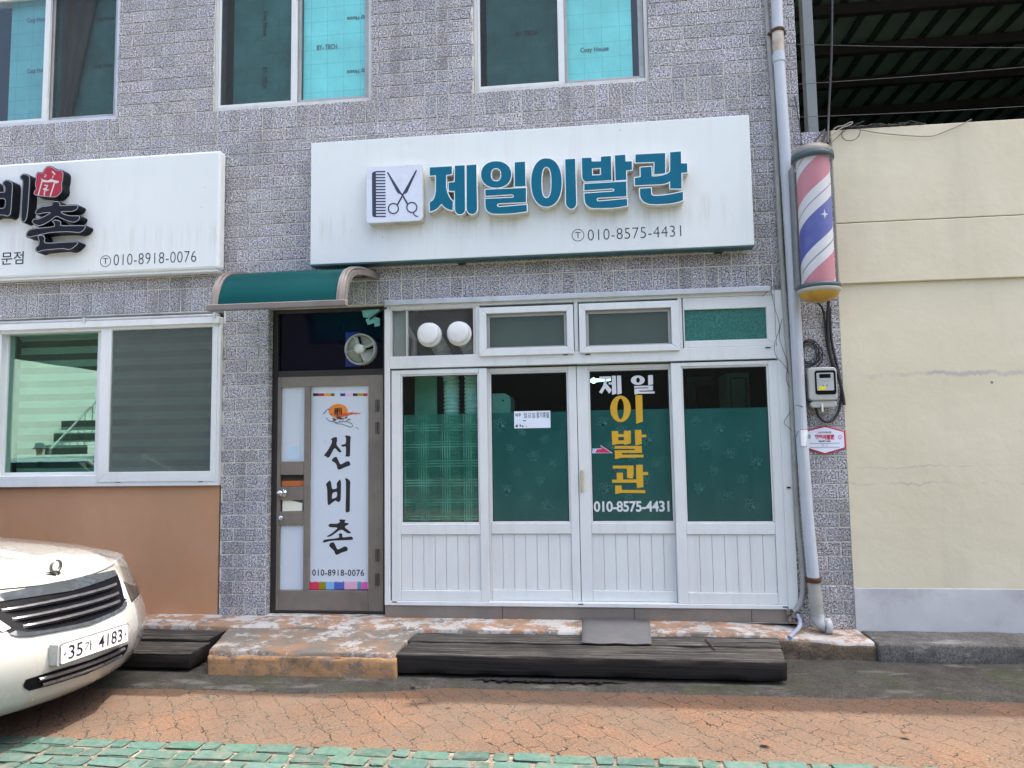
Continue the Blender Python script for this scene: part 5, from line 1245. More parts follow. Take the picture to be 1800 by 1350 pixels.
# wires strung across the opening
STRUNG = M('weathered_wire', (.075, .078, .08), .6)
WG = 'wires strung in front of the dark shed'
for k, (a, c, lab) in enumerate((((1400, 78, .02), (1800, 84, .02), 'topmost thin wire strung across the dark shed opening'), ((1402, 148, .02), (1800, 118, .02), 'thin wire strung across the middle of the dark shed opening'), ((1404, 206, .02), (1800, 187, .02), 'lowest thin wire strung just above the cream wall'))):
    cable('strung_wire', [a, ((a[0]+c[0])/2, (a[1]+c[1])/2+2, .02), c], .0024, STRUNG, lab, 5, 'wire', WG)
cable('power_cable', [(1463,-10,.0),(1462,100,-.02),(1457,190,-.05),(1456,225,-.1),(1455,252,-.2)], .009, CABLE, 'black cable dropping from above the picture into the barber pole cap')
cable('power_cable', [(1450,228,-.02),(1443,236,-.06),(1437,242,-.12),(1428,254,-.2)], .007, CABLE, 'black cable slanting from the pier top to the left of the pole cap')
cable('power_cable', [(1453,232,-.02),(1449,240,-.06),(1446,250,-.15),(1445,256,-.2)], .010, CABLE, 'bundled black cable just above the pole cap')
cable('thin_wire', [(1397,170,-.01),(1405,215,-.012),(1408,240,-.014),(1408.5,262,-.016)], .004, CABLE, 'thin black wire following the upper corner of the brick wall', 5, 'wire')
cable('loose_wire', [(1465,228,-.045),(1472,222,-.045),(1482,222,-.045),(1492,216,-.05),(1499,214,-.05),(1497,219,-.05),(1484,223,-.05),(1470,230,-.05),(1458,243,-.06)], .0045, colour('pale_wire', (150, 150, 140)), 'pale tangled wire lying on top of the cream wall', 6, 'wire')
cable('loose_wire', [(1486,224,-.05),(1479,232,-.045),(1480,242,-.045),(1488,248,-.045),(1500,247,-.045),(1510,240,-.045),(1513,228,-.045),(1508,222,-.05)], .0028, CABLE, 'thin wire hanging in a round loop on the cream wall', 6, 'wire')
cable('loose_wire', [(1456,255,-.12),(1470,243,-.05),(1487,227,-.045),(1500,221,-.05),(1519,213,-.05)], .003, CABLE, 'thin dark wire rising from the pole cap to the cream wall top', 5, 'wire')
cable('loose_wire', [(1512,228,-.045),(1545,234,-.04),(1590,238,-.04),(1637,241,-.04),(1660,232,-.04),(1690,219,-.04),(1708,210,-.05)], .0042, CABLE_GREY, 'grey wire sagging along the top of the cream wall', 6, 'wire')
rr = random.Random(2); b = MB()
for k in range(14):
    x0_, z0_ = rr.uniform(2.0, 2.45), rr.uniform(4.005, 4.03)
    pts = [(x0_+.05*i+rr.uniform(-.02, .02), -.02+rr.uniform(-.02, .03), 4.006+abs(rr.gauss(0, .012))) for i in range(5)]; b.tube(pts, .0035, 5)
tag(b.build('wire_tangle', CABLE), 'tangle of dark wire ends heaped on the cream wall beside the pier', 'wire')
# ------------------------------------------------------------------ ledge, slab, sleepers, kerb
def spaced(a, c, step, r):
    n = max(1, int((c-a-2*r)/step)); return [a, a+r*.3, a+r] + [a+r+(c-a-2*r)*k/n for k in range(1, n)] + [c-r, c-r*.3, c]
def rough_box(x0, x1, y0, y1, z0, z1, step=.05, r=.015, amp=.005, freq=6, seed=0, shear=0, chip=0, taper=0):
    b = MB(); X, Y, Z = spaced(x0, x1, step, r), spaced(y0, y1, step, r), spaced(z0, z1, step, r)
    lo, hi = Vector((x0+r, y0+r, z0+r)), Vector((x1-r, y1-r, z1-r))
    def fix(p):
        p = Vector(p); q = Vector((min(max(p.x, lo.x), hi.x), min(max(p.y, lo.y), hi.y), min(max(p.z, lo.z), hi.z))); d = p-q
        edge = sum(1 for a_ in d if abs(a_) > 1e-6)
        if d.length > 1e-9: p = q + d.normalized()*r
        n = mathutils.noise.noise_vector(p*freq+Vector((seed, seed*2, 0)))*amp
        n += mathutils.noise.noise_vector(p*freq*4+Vector((seed, 0, 3)))*amp*.4
        if chip and edge >= 2: n += (q-p)*chip*max(0, mathutils.noise.noise(p*5+Vector((seed, 1, 1))))*3
        p += n; p.x += shear*(p.y-y1) + taper*(y1-p.y)/(y1-y0)*(x1-p.x)/(x1-x0); return p
    def face(A, Bv, f):
        vs = [fix(f(a, c)) for c in Bv for a in A]; n = len(A)
        b.add(vs, [(j*n+i, j*n+i+1, (j+1)*n+i+1, (j+1)*n+i) for j in range(len(Bv)-1) for i in range(n-1)], 0, True)
    face(X, Y, lambda a, c: (a, c, z1)); face(X, Z, lambda a, c: (a, y0, c)); face(Y, Z, lambda a, c: (x0, a, c)); face(Y, Z, lambda a, c: (x1, a, c)); face(X, Z, lambda a, c: (a, y1, c)); face(X, Y, lambda a, c: (a, c, z0))
    return b
def weld(o):
    bm = bmesh.new(); bm.from_mesh(o.data); bmesh.ops.remove_doubles(bm, verts=bm.verts, dist=.0005); bmesh.ops.recalc_face_normals(bm, faces=bm.faces); bm.to_mesh(o.data); bm.free(); return o
ST = thing('painted_ledge', 'low concrete ledge with flaking white and orange paint along the shopfront', 'ledge', (-1, -.1, 0))
def fall(o, drop):                                               # the ledge falls towards its right end
    for v_ in o.data.vertices: v_.co.z -= drop*min(1, max(0, (v_.co.x+o.location.x-.95)/.75))
fall(weld(rough_box(-6, 1.93, -.322, .1, .12, .2, .05, .012, .004, 7, 1, chip=.6).build('ledge_top', LEDGE, ST)), .048)
weld(rough_box(-6, 1.25, -.308, .0, -.05, .119, .08, .012, .004, 7, 2).build('ledge_face', ORANGE_EDGE, ST))
fall(weld(rough_box(1.252, 1.95, -.335, .0, -.05, .175, .05, .02, .012, 5, 4).build('stained_face', KERB_BROWN, ST)), .045)
DS = thing('doorstep_slab', 'worn concrete slab with peeling orange edge in front of the bronze door', 'step', (-1.9, -.55, 0))
weld(rough_box(-2.86, -1.365, -.90, -.315, .035, .184, .03, .012, .005, 6, 6, chip=.5, taper=.17).build('slab_top', SLAB, DS))
weld(rough_box(-2.695, -1.357, -.912, -.85, -.02, .152, .02, .010, .006, 10, 8, chip=1).build('orange_front', ORANGE_EDGE, DS))
TG = 'tarred timber sleepers laid as steps'
def sleeper(x0, x1, y0, y1, z1, seed, lab, slant=0):
    o = weld(rough_box(x0, x1, y0, y1, .045, z1, .03, .008, .004, 6, seed, shear=slant, chip=.6).build('timber_sleeper', TIMBER)); tag(o, lab, 'sleeper', TG); return o
sleeper(-1.340, 1.235, -.87, -.568, .166, 12, 'front dark timber sleeper below the white shopfront', .15)
sleeper(-1.352, 1.275, -.556, -.328, .172, 13, 'back timber sleeper under the grey rubber sheet below the shopfront', .15)
sleeper(-5.4, -2.84, -.88, -.602, .150, 14, 'front dark timber sleeper beside the white car')
sleeper(-5.4, -2.87, -.59, -.328, .168, 15, 'back timber sleeper between the white car and the orange wall')
b = MB(); nx = 12; prof = [(-.008, .206), (-.15, .2065), (-.305, .207), (-.355, .192), (-.44, .183), (-.53, .180), (-.575, .179)]; vs = []
for y, z in prof:
    for i in range(nx+1):
        t = i/nx; xa_ = -.118+(.395+.118)*t - (.03*t)*(-y/.575); vs.append((xa_, y, z+.003*math.sin(i*1.1+y*9)))
vs2 = [(x, y, z+.006) for x, y, z in vs]; b.add(vs2, [(j*(nx+1)+i, j*(nx+1)+i+1, (j+1)*(nx+1)+i+1, (j+1)*(nx+1)+i) for j in range(len(prof)-1) for i in range(nx)], 0, True)
o = b.build('rubber_sheet', MAT_RUBBER); s_ = o.modifiers.new('thickness', 'SOLIDIFY'); s_.thickness = .006; s_.offset = -1; tag(o, 'grey rubber sheet laid over the ledge and timber step at the shop door', 'mat')
b = MB(); b.tube([Vector((.752, -.419, .178)), Vector((.763, -.53, .182)), Vector((.777, -.651, .176))], .006, 6); o = b.build('twig', RUST); tag(o, 'small dark stick lying on the timber at its right end', 'stick')
KB = weld(rough_box(1.94, 14, -.36, -.001, -.05, .15, .07, .02, .008, 4, 31).build('kerb', KERB)); tag(KB, 'dark stained concrete kerb at the foot of the cream wall', 'kerb')
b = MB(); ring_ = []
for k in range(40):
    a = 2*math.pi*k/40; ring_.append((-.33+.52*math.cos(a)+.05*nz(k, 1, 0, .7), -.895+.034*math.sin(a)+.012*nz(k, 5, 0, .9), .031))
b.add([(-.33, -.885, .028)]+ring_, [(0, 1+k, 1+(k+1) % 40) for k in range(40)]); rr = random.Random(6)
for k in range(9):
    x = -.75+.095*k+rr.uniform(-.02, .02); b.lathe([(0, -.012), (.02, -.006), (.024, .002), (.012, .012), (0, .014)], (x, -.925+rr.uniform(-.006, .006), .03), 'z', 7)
tag(b.build('painted_drain_gap', M('painted_gap_dark', (.006, .0055, .005), .95, var=.4, scale=40)), 'black sheet painted as the dark gap in the gutter under the front timber sleeper', 'drain')  # flat sheet with rubble lumps; the gap's darkness is painted black
# small litter in the gutter
rr = random.Random(8)
for k, (x, y) in enumerate(((-1.74, -.93), (-1.95, -.97), (-.9, -1.35), (.85, -1.75), (1.6, -1.6), (-1.2, -1.05))):
    b = MB(); s_ = rr.uniform(.012, .022); a0 = rr.uniform(0, 3)
    pts = [(x+s_*math.cos(a0+t)*(1.6 if i % 2 else 1), y+s_*math.sin(a0+t), .03+.008*math.sin(i*2)) for i, t in enumerate([0, 1, 2, 3, 4, 5])]
    b.add([(x, y, .036)]+pts, [(0, 1+i, 1+(i+1) % 6) for i in range(6)]); o = b.build('dead_leaf', M('dead_leaf_%d' % k, (.10, .05, .025), .9), None)
    tag(o, ['brown dead leaf in the gutter before the doorstep slab', 'brown leaf scrap at the pavement edge left of the slab', 'tiny leaf scrap on the orange pavement near the middle', 'tiny leaf scrap near the green paving on the right', 'small dark leaf on the orange pavement below the kerb', 'brown leaf scrap at the left end of the shop step'][k], 'leaf')
# ------------------------------------------------------------------ white saloon car, nose at the left edge
CYAW = math.radians(85.757-90); CF = Vector((math.cos(CYAW), math.sin(CYAW), 0)); CL = Vector((-math.sin(CYAW), math.cos(CYAW), 0))
CO_ = Vector((-2.906, -1.754, 0)) - CF*.03
CAMBER = .030                                                    # the road falls towards the kerb, so the car leans that way
def cw(u, v, z): return CO_+CF*u+CL*v+Vector((0, 0, z-CAMBER*v))
def cl(p): d = Vector(p)-CO_; return d.dot(CF), d.dot(CL), d.z+CAMBER*d.dot(CL)
def lerp_tab(tab, x):
    if x <= tab[0][0]: return tab[0][1]
    for (a, fa), (c, fc) in zip(tab, tab[1:]):
        if x <= c: return fa+(fc-fa)*(x-a)/(c-a)
    return tab[-1][1]
RT = [(.16, -.16), (.20, -.09), (.25, -.05), (.32, -.018), (.42, 0), (.50, -.006), (.56, -.026), (.60, -.05), (.64, -.075), (.72, -.125), (.78, -.160), (.815, -.185), (.84, -.21)]
def hw(z): return .925-.11*max(0, (.45-z)/.3)**2-.10*max(0, (z-.62)/.3)**2
def nose(v, z):
    s = min(1, abs(v)/hw(z)); return -.41*abs(v)**2-.42*max(0, (s-.84)/.16)**2+lerp_tab(RT, z)
def top(u): return lerp_tab([(-4.9, .93), (-4.3, .985), (-1.5, .955), (-1.0, .925), (-.5, .878), (-.3, .845), (-.185, .815), (0, .80)], u)
def hood(u, v): return top(u)+.040*(1-min(1, abs(v)/.9)**2.2)*min(1, max(0, (nose(v, .82)-u)/.35))
CAR = thing('parked_car', 'white saloon car parked facing right with black grille and number plate', 'car', CO_+CF*-2.4)
NV = 110
vs_s = [math.sin(math.pi/2*(2*k/NV-1)) for k in range(NV+1)]     # -1..1, denser at the sides
def ring(zn, zf):
    """plan outline at nominal height zn; zf(u) real height"""
    out = []; h = hw(zn)
    for s in vs_s:
        v = s*h; u = nose(v, zn); out.append((u, v, zf(u)))
    ue = out[-1][0]
    side = [ue+(-4.55-ue)*k/44 for k in range(1, 45)]
    for u in side: out.append((u, h, zf(u)))
    for k in range(1, 24):
        a = math.pi*k/24; out.append((-4.55-.38*abs(math.sin(a))**.45, h*math.copysign(abs(math.cos(a))**.45, math.cos(a)), zf(-4.8)))
    for u in reversed(side): out.append((u, -h, zf(u)))
    return out
levels = [.17, .20, .25, .30, .36, .42, .48, .54, .60]
rings = [ring(z, lambda u, z=z: z) for z in levels]
for t, zn in ((.25, .655), (.5, .71), (.72, .758), (.88, .795), (1, .82)): rings.append(ring(zn, lambda u, t=t: .60+(top(u)-.60)*t))
b = MB(); n = len(rings[0])
WC = [(-.92, .33), (-3.72, .33)]
V = [cw(*p) for r in rings for p in r]
F_ = []
for j in range(len(rings)-1):
    for i in range(n):
        q = (j*n+i, j*n+(i+1) % n, (j+1)*n+(i+1) % n, (j+1)*n+i)
        m_ = [sum(([*rings[j], *rings[j+1]][k % n + (n if k >= (j+1)*n else 0)] if False else (rings[j] if k < (j+1)*n else rings[j+1])[k % n])[d] for k in q)/4 for d in range(3)]
        if abs(m_[1]) > .75 and any((m_[0]-a)**2+(m_[2]-c)**2 < .375**2 for a, c in WC): continue
        F_.append(q)
b.add(V, F_, 0, True)
body = b.build('body', CAR_WHITE, CAR)
# bonnet and rear deck: one grid from the nose lip back to the tail
b = MB(); rows_ = 48; V = []
for k in range(rows_+1):
    t = (k/rows_)**1.5
    for s in vs_s:
        v = s*hw(.82); u0 = nose(v, .82); u = u0+(-1.5-u0)*t
        e = min(1, (nose(v, .82)-u)/.05) if k else 0
        V.append(cw(u+.002, v*(1.001), hood(u, v)+.0005+.004*e*(1-abs(s)**8)))
b.add(V, [(k*(NV+1)+i, k*(NV+1)+i+1, (k+1)*(NV+1)+i+1, (k+1)*(NV+1)+i) for k in range(rows_) for i in range(NV)], 0, True)
b.build('bonnet', CAR_WHITE, CAR)
b = MB(); V = []
for k in range(21):
    u = -1.5-3.25*k/20
    for s in vs_s: v = s*hw(.82); V.append(cw(u, v, top(u)+.03*(1-s*s)))
b.add(V, [(k*(NV+1)+i, k*(NV+1)+i+1, (k+1)*(NV+1)+i+1, (k+1)*(NV+1)+i) for k in range(20) for i in range(NV)], 0, True)
b.build('rear_deck', CAR_WHITE, CAR)
b = MB(); b.box(-4.5, -.75, -.7, .7, .17, .5); b.v = [tuple(cw(*p)) for p in b.v]; b.build('underbody', CAR_BLACK, CAR)
# cabin
def cab(t):
    z = .95+(1.47-.95)*t; uf = -1.42-.85*t**1.15; ur = -4.2+.62*t; h = .80-.20*t**1.3; return z, uf, ur, h
b = MB(); V = []; m = 40
for k in range(9):
    z, uf, ur, h = cab(k/8)
    for i in range(m):
        a = 2*math.pi*i/m; c, s = math.cos(a), math.sin(a); e = .32
        V.append(cw((uf+ur)/2+(uf-ur)/2*math.copysign(abs(c)**e, c), h*math.copysign(abs(s)**e, s), z))
b.add(V, [(k*m+i, k*m+(i+1) % m, (k+1)*m+(i+1) % m, (k+1)*m+i) for k in range(8) for i in range(m)], 0, True); b.build('window_glass', CAR_GLASS, CAR)
b = MB(); V = []
for k in range(6):
    f_ = 1-.99*(k/5)**2 if k else 1.0
    z, uf, ur, h = cab(1); z += .05*(1-(f_)**2)
    for i in range(m):
        a = 2*math.pi*i/m; c, s = math.cos(a), math.sin(a); e = .32
        V.append(cw((uf+ur)/2+(uf-ur)/2*math.copysign(abs(c)**e, c)*f_*1.01, h*math.copysign(abs(s)**e, s)*f_*1.01, z+.004))
b.add(V, [(k*m+i, k*m+(i+1) % m, (k+1)*m+(i+1) % m, (k+1)*m+i) for k in range(5) for i in range(m)], 0, True); b.build('roof', CAR_WHITE, CAR)
for sgn in (1, -1):
    for u0, u1 in ((-1.45, -2.28), (-2.75, -2.75), (-4.1, -3.55)):
        b = MB(); P0 = []
        for k in range(9): z, uf, ur, h = cab(k/8); P0.append(cw(u0+(u1-u0)*k/8, sgn*(h*.985 if u0 == -2.75 else h*.93), z))
        b.tube(P0, .03, 8); b.build('pillar', CAR_WHITE if u0 != -2.75 else CAR_BLACK, CAR)
    b = MB(); b.lathe([(0, -.09), (.05, -.08), (.075, -.03), (.075, .03), (.05, .07), (0, .08)], (0, 0, 0), 'y', 16); b.v = [tuple(cw(-1.75+p[0]*.7, sgn*(.92)+p[1], 1.03+p[2])) for p in b.v]; b.build('mirror', CAR_WHITE, CAR)
for (uc, zc) in WC:
    for sgn in (1, -1):
        b = MB(); b.lathe([(.20, -.10), (.30, -.11), (.328, -.08), (.332, 0), (.328, .08), (.30, .11), (.20, .10)], (0, 0, 0), 'y', 40); b.v = [tuple(cw(uc+p[0], sgn*.79+p[1], zc+.005+p[2])) for p in b.v]; W_ = b.build('wheel', RUBBER, CAR)
        b = MB(); b.lathe([(0, .06), (.05, .07), (.06, .05), (.19, .085), (.215, .095), (.22, .07)], (0, 0, 0), 'y', 30); b.v = [tuple(cw(uc+p[0], sgn*(.79+p[1]), zc+.005+p[2])) for p in b.v]; b.build('rim', CAR_CHROME, W_)
        b = MB(); V = []
        for k in range(25):
            a = math.radians(-12+204*k/24)
            for r_, o_ in ((.36, .004), (.41, .006)): V.append(cw(uc+r_*math.cos(a), sgn*(hw(min(.82, max(.2, zc+r_*math.sin(a))))+o_), zc+r_*math.sin(a)))
        b.add(V, [(2*k, 2*k+1, 2*k+3, 2*k+2) for k in range(24)], 0, True); b.build('wheel_arch', CAR_WHITE, CAR)
# features traced on the visible half, found where the sight line meets the bodywork, then mirrored
def hit(px, py):
    d = ray(px, py).normalized(); lo = None; t = 1.5
    def inside(t):
        u, v, z = cl(CAM+d*t); return abs(v) < hw(min(.82, z)) and z < hood(u, v) and u < nose(v, min(z, .84))
    while t < 7:
        if inside(t): break
        t += .02
    else: return None
    a, c = t-.02, t
    for _ in range(22):
        m2 = (a+c)/2
        if inside(m2): c = m2
        else: a = m2
    return CAM+d*c
from mathutils.geometry import delaunay_2d_cdt
def patch(name, poly, mat, lift, parent, step=4, depth=0, label=None, mirror=True, one=False):
    """a sheet of the bodywork inside the traced outline, raised by lift; built on both sides"""
    pts = []; m = len(poly)
    for i in range(m):
        a, c = Vector(poly[i]), Vector(poly[(i+1) % m]); n_ = max(1, int((c-a).length/step))
        pts += [a.lerp(c, k/n_) for k in range(n_)]
    nb = len(pts); xs_ = [p.x for p in pts]; ys_ = [p.y for p in pts]
    def inp(x, y):
        r = False
        for i in range(m):
            (xa, ya), (xb, yb) = poly[i], poly[(i+1) % m]
            if (ya > y) != (yb > y) and x < (xb-xa)*(y-ya)/(yb-ya)+xa: r = not r
        return r
    y = min(ys_)+step/2
    while y < max(ys_):
        x = min(xs_)+step/2
        while x < max(xs_):
            if inp(x, y) and min((Vector((x, y))-p).length for p in pts[:nb]) > step*.6: pts.append(Vector((x, y)))
            x += step
        y += step
    vo, eo, fo, *_ = delaunay_2d_cdt([Vector(p) for p in pts], [(i, (i+1) % nb) for i in range(nb)], [], 1, 1e-5)
    loc = []
    for p in vo:
        h_ = hit(p.x, p.y)
        q_ = cl(h_) if h_ else None
        if q_ and mirror and q_[1] < 0: q_ = (nose(0, q_[2]), 0.0, q_[2])          # both halves meet on the centre line
        loc.append(q_)
    good = [l_ for l_ in loc if l_]
    loc = [l_ if l_ else min(good, key=lambda g: 0) for l_ in loc]
    fo = [f for f in fo if not all(abs(loc[i][1]) < 1e-9 for i in f)]
    out = []
    for sgn in ((1, -1) if mirror else (1,)):
        V = []
        for (u, v, z) in loc:
            e = .004
            if z < hood(u, v)-.012:
                nu, nv, nz_ = 1, -(nose(v+e, z)-nose(v-e, z))/(2*e), -(nose(v, z+e)-nose(v, z-e))/(2*e)
            else: nu, nv, nz_ = .35, .2, 1
            nn = Vector((nu, nv, nz_)).normalized()
            q = Vector((u, v, z))+nn*lift; V.append((q.x, q.y, q.z))
        W2 = [cw(a, sgn*c, e2) for a, c, e2 in V]
        out.append((W2, [tuple(f) if sgn == 1 else tuple(reversed(f)) for f in fo]))
    if one or not mirror:
        b = MB()
        for W2, f in out: b.add(W2, f, 0, True)
        return b.build(name, mat, parent)
    res = []
    for W2, f in out:
        b = MB(); b.add(W2, f, 0, True); res.append(b.build(name, mat, parent))
    return res
k1 = lambda L_: [(x/6.43, 930+y/6.43) for x, y in L_]
k2 = lambda L_: [(x/6.43, 1080+y/6.43) for x, y in L_]
def cut(poly, off=0):
    """the car's centre line crosses the nose near this column of the photograph"""
    return poly
G = [(114, 1023), (165, 1010.6), (200, 1002.2), (205.5, 1009), (210, 1022), (213.8, 1038.9), (218, 1050), (220.8, 1060), (220, 1067), (214.6, 1073), (202, 1080), (186.6, 1087), (171, 1093.5), (155.5, 1099.5), (134, 1106), (129, 1088), (122, 1058)]
def to_half(poly):
    """snap the inner edge of a traced half onto the centre line"""
    return poly
GR = patch('grille', G, CAR_BLACK, .004, CAR, 3.5, one=True)
UB = [(110, 1024), (165, 1011), (199.5, 1003), (203.5, 1012.5), (180, 1022), (155, 1030.5), (116, 1042.5)]
patch('upper_bar', UB, CAR_SMOKE, .010, GR, 3, one=True)
LB = k1([(1425,830),(1420,880),(1380,920),(1290,968),(1200,1010),(1100,1052),(1000,1090)]) + [(134, 1105.5), (132, 1099), (155, 1093), (171, 1087.5), (186.6, 1081), (202, 1074), (213, 1066), (216, 1058)]
patch('lower_surround', LB, CAR_SMOKE, .008, GR, 3, one=True)
for px_, py_ in ((203.5, 1026.4), (207.4, 1042), (209.5, 1056)):
    _, vm, z = cl(hit(px_, py_))
    b = MB(); V = []; N_ = 40
    sec = [(.0, -.011), (.016, -.012), (.026, -.007), (.026, .003), (.014, .009), (0, .010)]
    for k in range(N_+1):
        v = -vm+2*vm*k/N_
        for du, dz in sec: V.append(cw(nose(v, z)+.006+du*(1-.92*(abs(v)/vm)**12), v, z+dz))
    ns = len(sec); b.add(V, [(k*ns+i, k*ns+i+1, (k+1)*ns+i+1, (k+1)*ns+i) for k in range(N_) for i in range(ns-1)], 0, False); b.build('grille_bar', CAR_SLAT, GR)
    b = MB(); V = []
    for k in range(N_+1):
        v = (-vm+2*vm*k/N_)*.95
        for dz in (-.006, .0): V.append(cw(nose(v, z)+.006+.0265*(1-.92*abs(v/vm)**12), v, z+dz))
    b.add(V, [(2*k, 2*k+1, 2*k+3, 2*k+2) for k in range(N_)], 0, True); b.build('bar_groove', CAR_BLACK, GR)
LG = [(140, 1167), (180, 1150.5), (205, 1139.5), (224, 1131.5), (223.6, 1138), (221.5, 1144), (214.6, 1153), (200, 1162), (186.6, 1168.6), (170, 1176), (146, 1187)]
LGo = patch('lower_grille', LG, CAR_BLACK, .004, CAR, 3.5, one=True)
for px_, py_ in ((218, 1139), (212, 1151)):
    _, vm, z = cl(hit(px_, py_)); vm *= .95
    b = MB(); V = []
    for k in range(33):
        v = -vm+2*vm*k/32
        for du, dz in ((0, -.009), (.014, -.009), (.018, 0), (.010, .008), (0, .008)): V.append(cw(nose(v, z)+.006+du, v, z+dz))
    b.add(V, [(k*5+i, k*5+i+1, (k+1)*5+i+1, (k+1)*5+i) for k in range(32) for i in range(4)]); b.build('grille_bar', CAR_SLAT, LGo)
HLp = k1([(1298,458),(1240,400),(1165,335),(1092,290),(1200,310),(1330,362),(1430,440),(1500,560),(1560,680),(1568,725),(1525,775),(1482,818),(1450,740),(1400,620),(1345,530)])
hc_ = (sum(x for x, y in HLp)/len(HLp), sum(y for x, y in HLp)/len(HLp))
patch('headlight_gap', [(hc_[0]+(x-hc_[0])*1.05, hc_[1]+(y-hc_[1])*1.04) for x, y in HLp], CAR_BLACK, .0015, CAR, 2.5)
HB = patch('headlight', HLp, M('headlamp_reflector', (.07, .062, .055), .35, .3, var=.4, scale=12), .003, CAR, 2.5)
for h_, o_ in zip(HB, patch('lens', HLp, LAMP, .012, None, 2.5)):
    o_.parent = h_; o_.matrix_parent_inverse = WM(h_).inverted()
CS = k1([(1296,468),(1345,545),(1395,640),(1418,720),(1425,795),(1388,790),(1368,690),(1342,600),(1312,510)])
patch('headlight_trim', CS, M('pale_bright_trim', (.62, .64, .70), .18, .3, var=.03), .009, CAR, 2.5)
FG = k2([(1640,165),(1640,240),(1610,300),(1563,338),(1575,285),(1605,220)])
patch('fog_lamp', FG, M('fog_lamp_lens', (.36, .36, .35), .2, var=.1), .004, CAR, 2.5)
# seam under the bonnet lip
b = MB(); V = []
for k in range(61):
    v = -.50+1.0*k/60
    for dz in (0, .006): V.append(cw(nose(v, .812)+.006, v, top(nose(v, .82))-.006+dz))
b.add(V, [(2*k, 2*k+1, 2*k+3, 2*k+2) for k in range(60)], 0, True); b.build('bonnet_seam', CAR_BLACK, CAR)
# number plate
def plate_box(w_, h_, u0, u1, zc): 
    b = MB(); b.prism(rrect(-w_, w_, zc-h_, zc+h_, .012), -u1, -u0); b.v = [tuple(cw(-y, x, z)) for x, y, z in b.v]; return b
plate_box(.272, .062, -.03, .024, .462).build('plate_holder', CAR_WHITE, CAR)
PLT = plate_box(.262, .057, .0245, .030, .462).build('number_plate', CAR_CHROME, CAR)
plate_box(.256, .052, .0302, .0315, .462).build('plate_face', PLATE_WHITE, PLT)
def plate_text(body, x0, x1, z0, z1, off):
    me = text_mesh('t', body, (x0, x1, z0, z1), -.0322, .0008, off)
    for v_ in me.vertices: x, y, z = v_.co; v_.co = cw(-y, x, z)
    me.materials.append(INK); return finish(bpy.data.objects.new('lettering', me), PLT)
pcs = [plate_text('35', -.205, -.105, .425, .499, .0005), plate_text('가', -.090, -.035, .435, .492, .001), plate_text('4183', .015, .205, .425, .499, .0005)]
join('lettering', pcs, PLT)
for v in (-.232, .232):
    b = MB(); b.lathe([(0, .004), (.006, .003), (.009, 0)], (0, 0, 0), 'x', 12); b.v = [tuple(cw(.0322+p[0], v+p[1], .462+p[2])) for p in b.v]; b.build('plate_screw', CAR_CHROME, PLT)
# standing bonnet ornament: open ring on small wings
oc = (-.262, 0.0, hood(-.262, 0)+.010)
b = MB()
ringp = [(oc[0]+.004*math.sin(t), .036*math.cos(t), oc[2]+.044+.034*math.sin(t)) for t in [math.radians(112+338*k/26) for k in range(27)]]
b.tube([cw(*p) for p in ringp], .006, 8, radii=[.005+.0055*math.sin(math.pi*k/26) for k in range(27)])
for s in (1, -1):
    b.add([cw(oc[0]-.004, 0, oc[2]+.014), cw(oc[0]+.03, s*.012, oc[2]+.002), cw(oc[0]-.03, s*.055, oc[2]+.016), cw(oc[0]-.02, s*.02, oc[2]+.004), cw(oc[0], 0, oc[2]-.006)], [(0, 1, 2), (0, 2, 3), (1, 4, 3), (1, 3, 2)])
b.build('bonnet_ornament', ORNAMENT, CAR)
# ------------------------------------------------------------------ across the street (seen only as reflections)
def mirrored(px, py, yb): p = at(px, py, yb); return Vector((p.x, -p.y, p.z))
OW = thing('white_house', 'white house with outside stair, reflected in the left window', 'house', (-14, -13, 0))
A_ = mirrored(5, 628, 10.2); B_2 = mirrored(190, 655, 14.5)
b = MB(); d_ = (B_2-A_).normalized(); n_ = Vector((d_.y, -d_.x, 0)).normalized()
if n_.x > 0: n_ = -n_
A0 = A_-(B_2-A_)*.6; A0.z = A_.z+.4
q = [Vector((A0.x, A0.y, 0)), Vector((B_2.x, B_2.y, 0)), B_2, A_, A0]
b.add([tuple(p) for p in q]+[tuple(p+n_*4) for p in q], [(0,1,2,3,4), (9,8,7,6,5), (0,5,6,1), (1,6,7,2), (2,7,8,3), (3,8,9,4), (4,9,5,0)]); b.build('wall', OPP_WHITE, OW)
st0, st1 = mirrored(83, 790, 10.4), mirrored(178, 692, 12.4)
b = MB(); b.tube([st0, st1], .03, 8); b.tube([Vector((st0.x, st0.y, 0)), st0], .03, 8)
b.build('handrail', STEEL_POST, OW)
b = MB()
for k in range(7):
    p = st0.lerp(st1, (k+.5)/7); hgt = .35+.33*k
    b.box(p.x-1.0, p.x-.02, p.y-.16, p.y+.16, hgt-.25, hgt)
    b.tube([(p.x, p.y, hgt), (p.x, p.y, p.z)], .012, 6)
b.build('stair', STEEL_DARK, OW)
b = MB(); b.box(-60, 30, -34, -27, 0, 9); DB = b.build('reflection_blocker', OPP_DARK); tag(DB, 'long dark building added across the street to keep sky out of reflections', 'building')  # added out of view so the panes reflect dark instead of sky
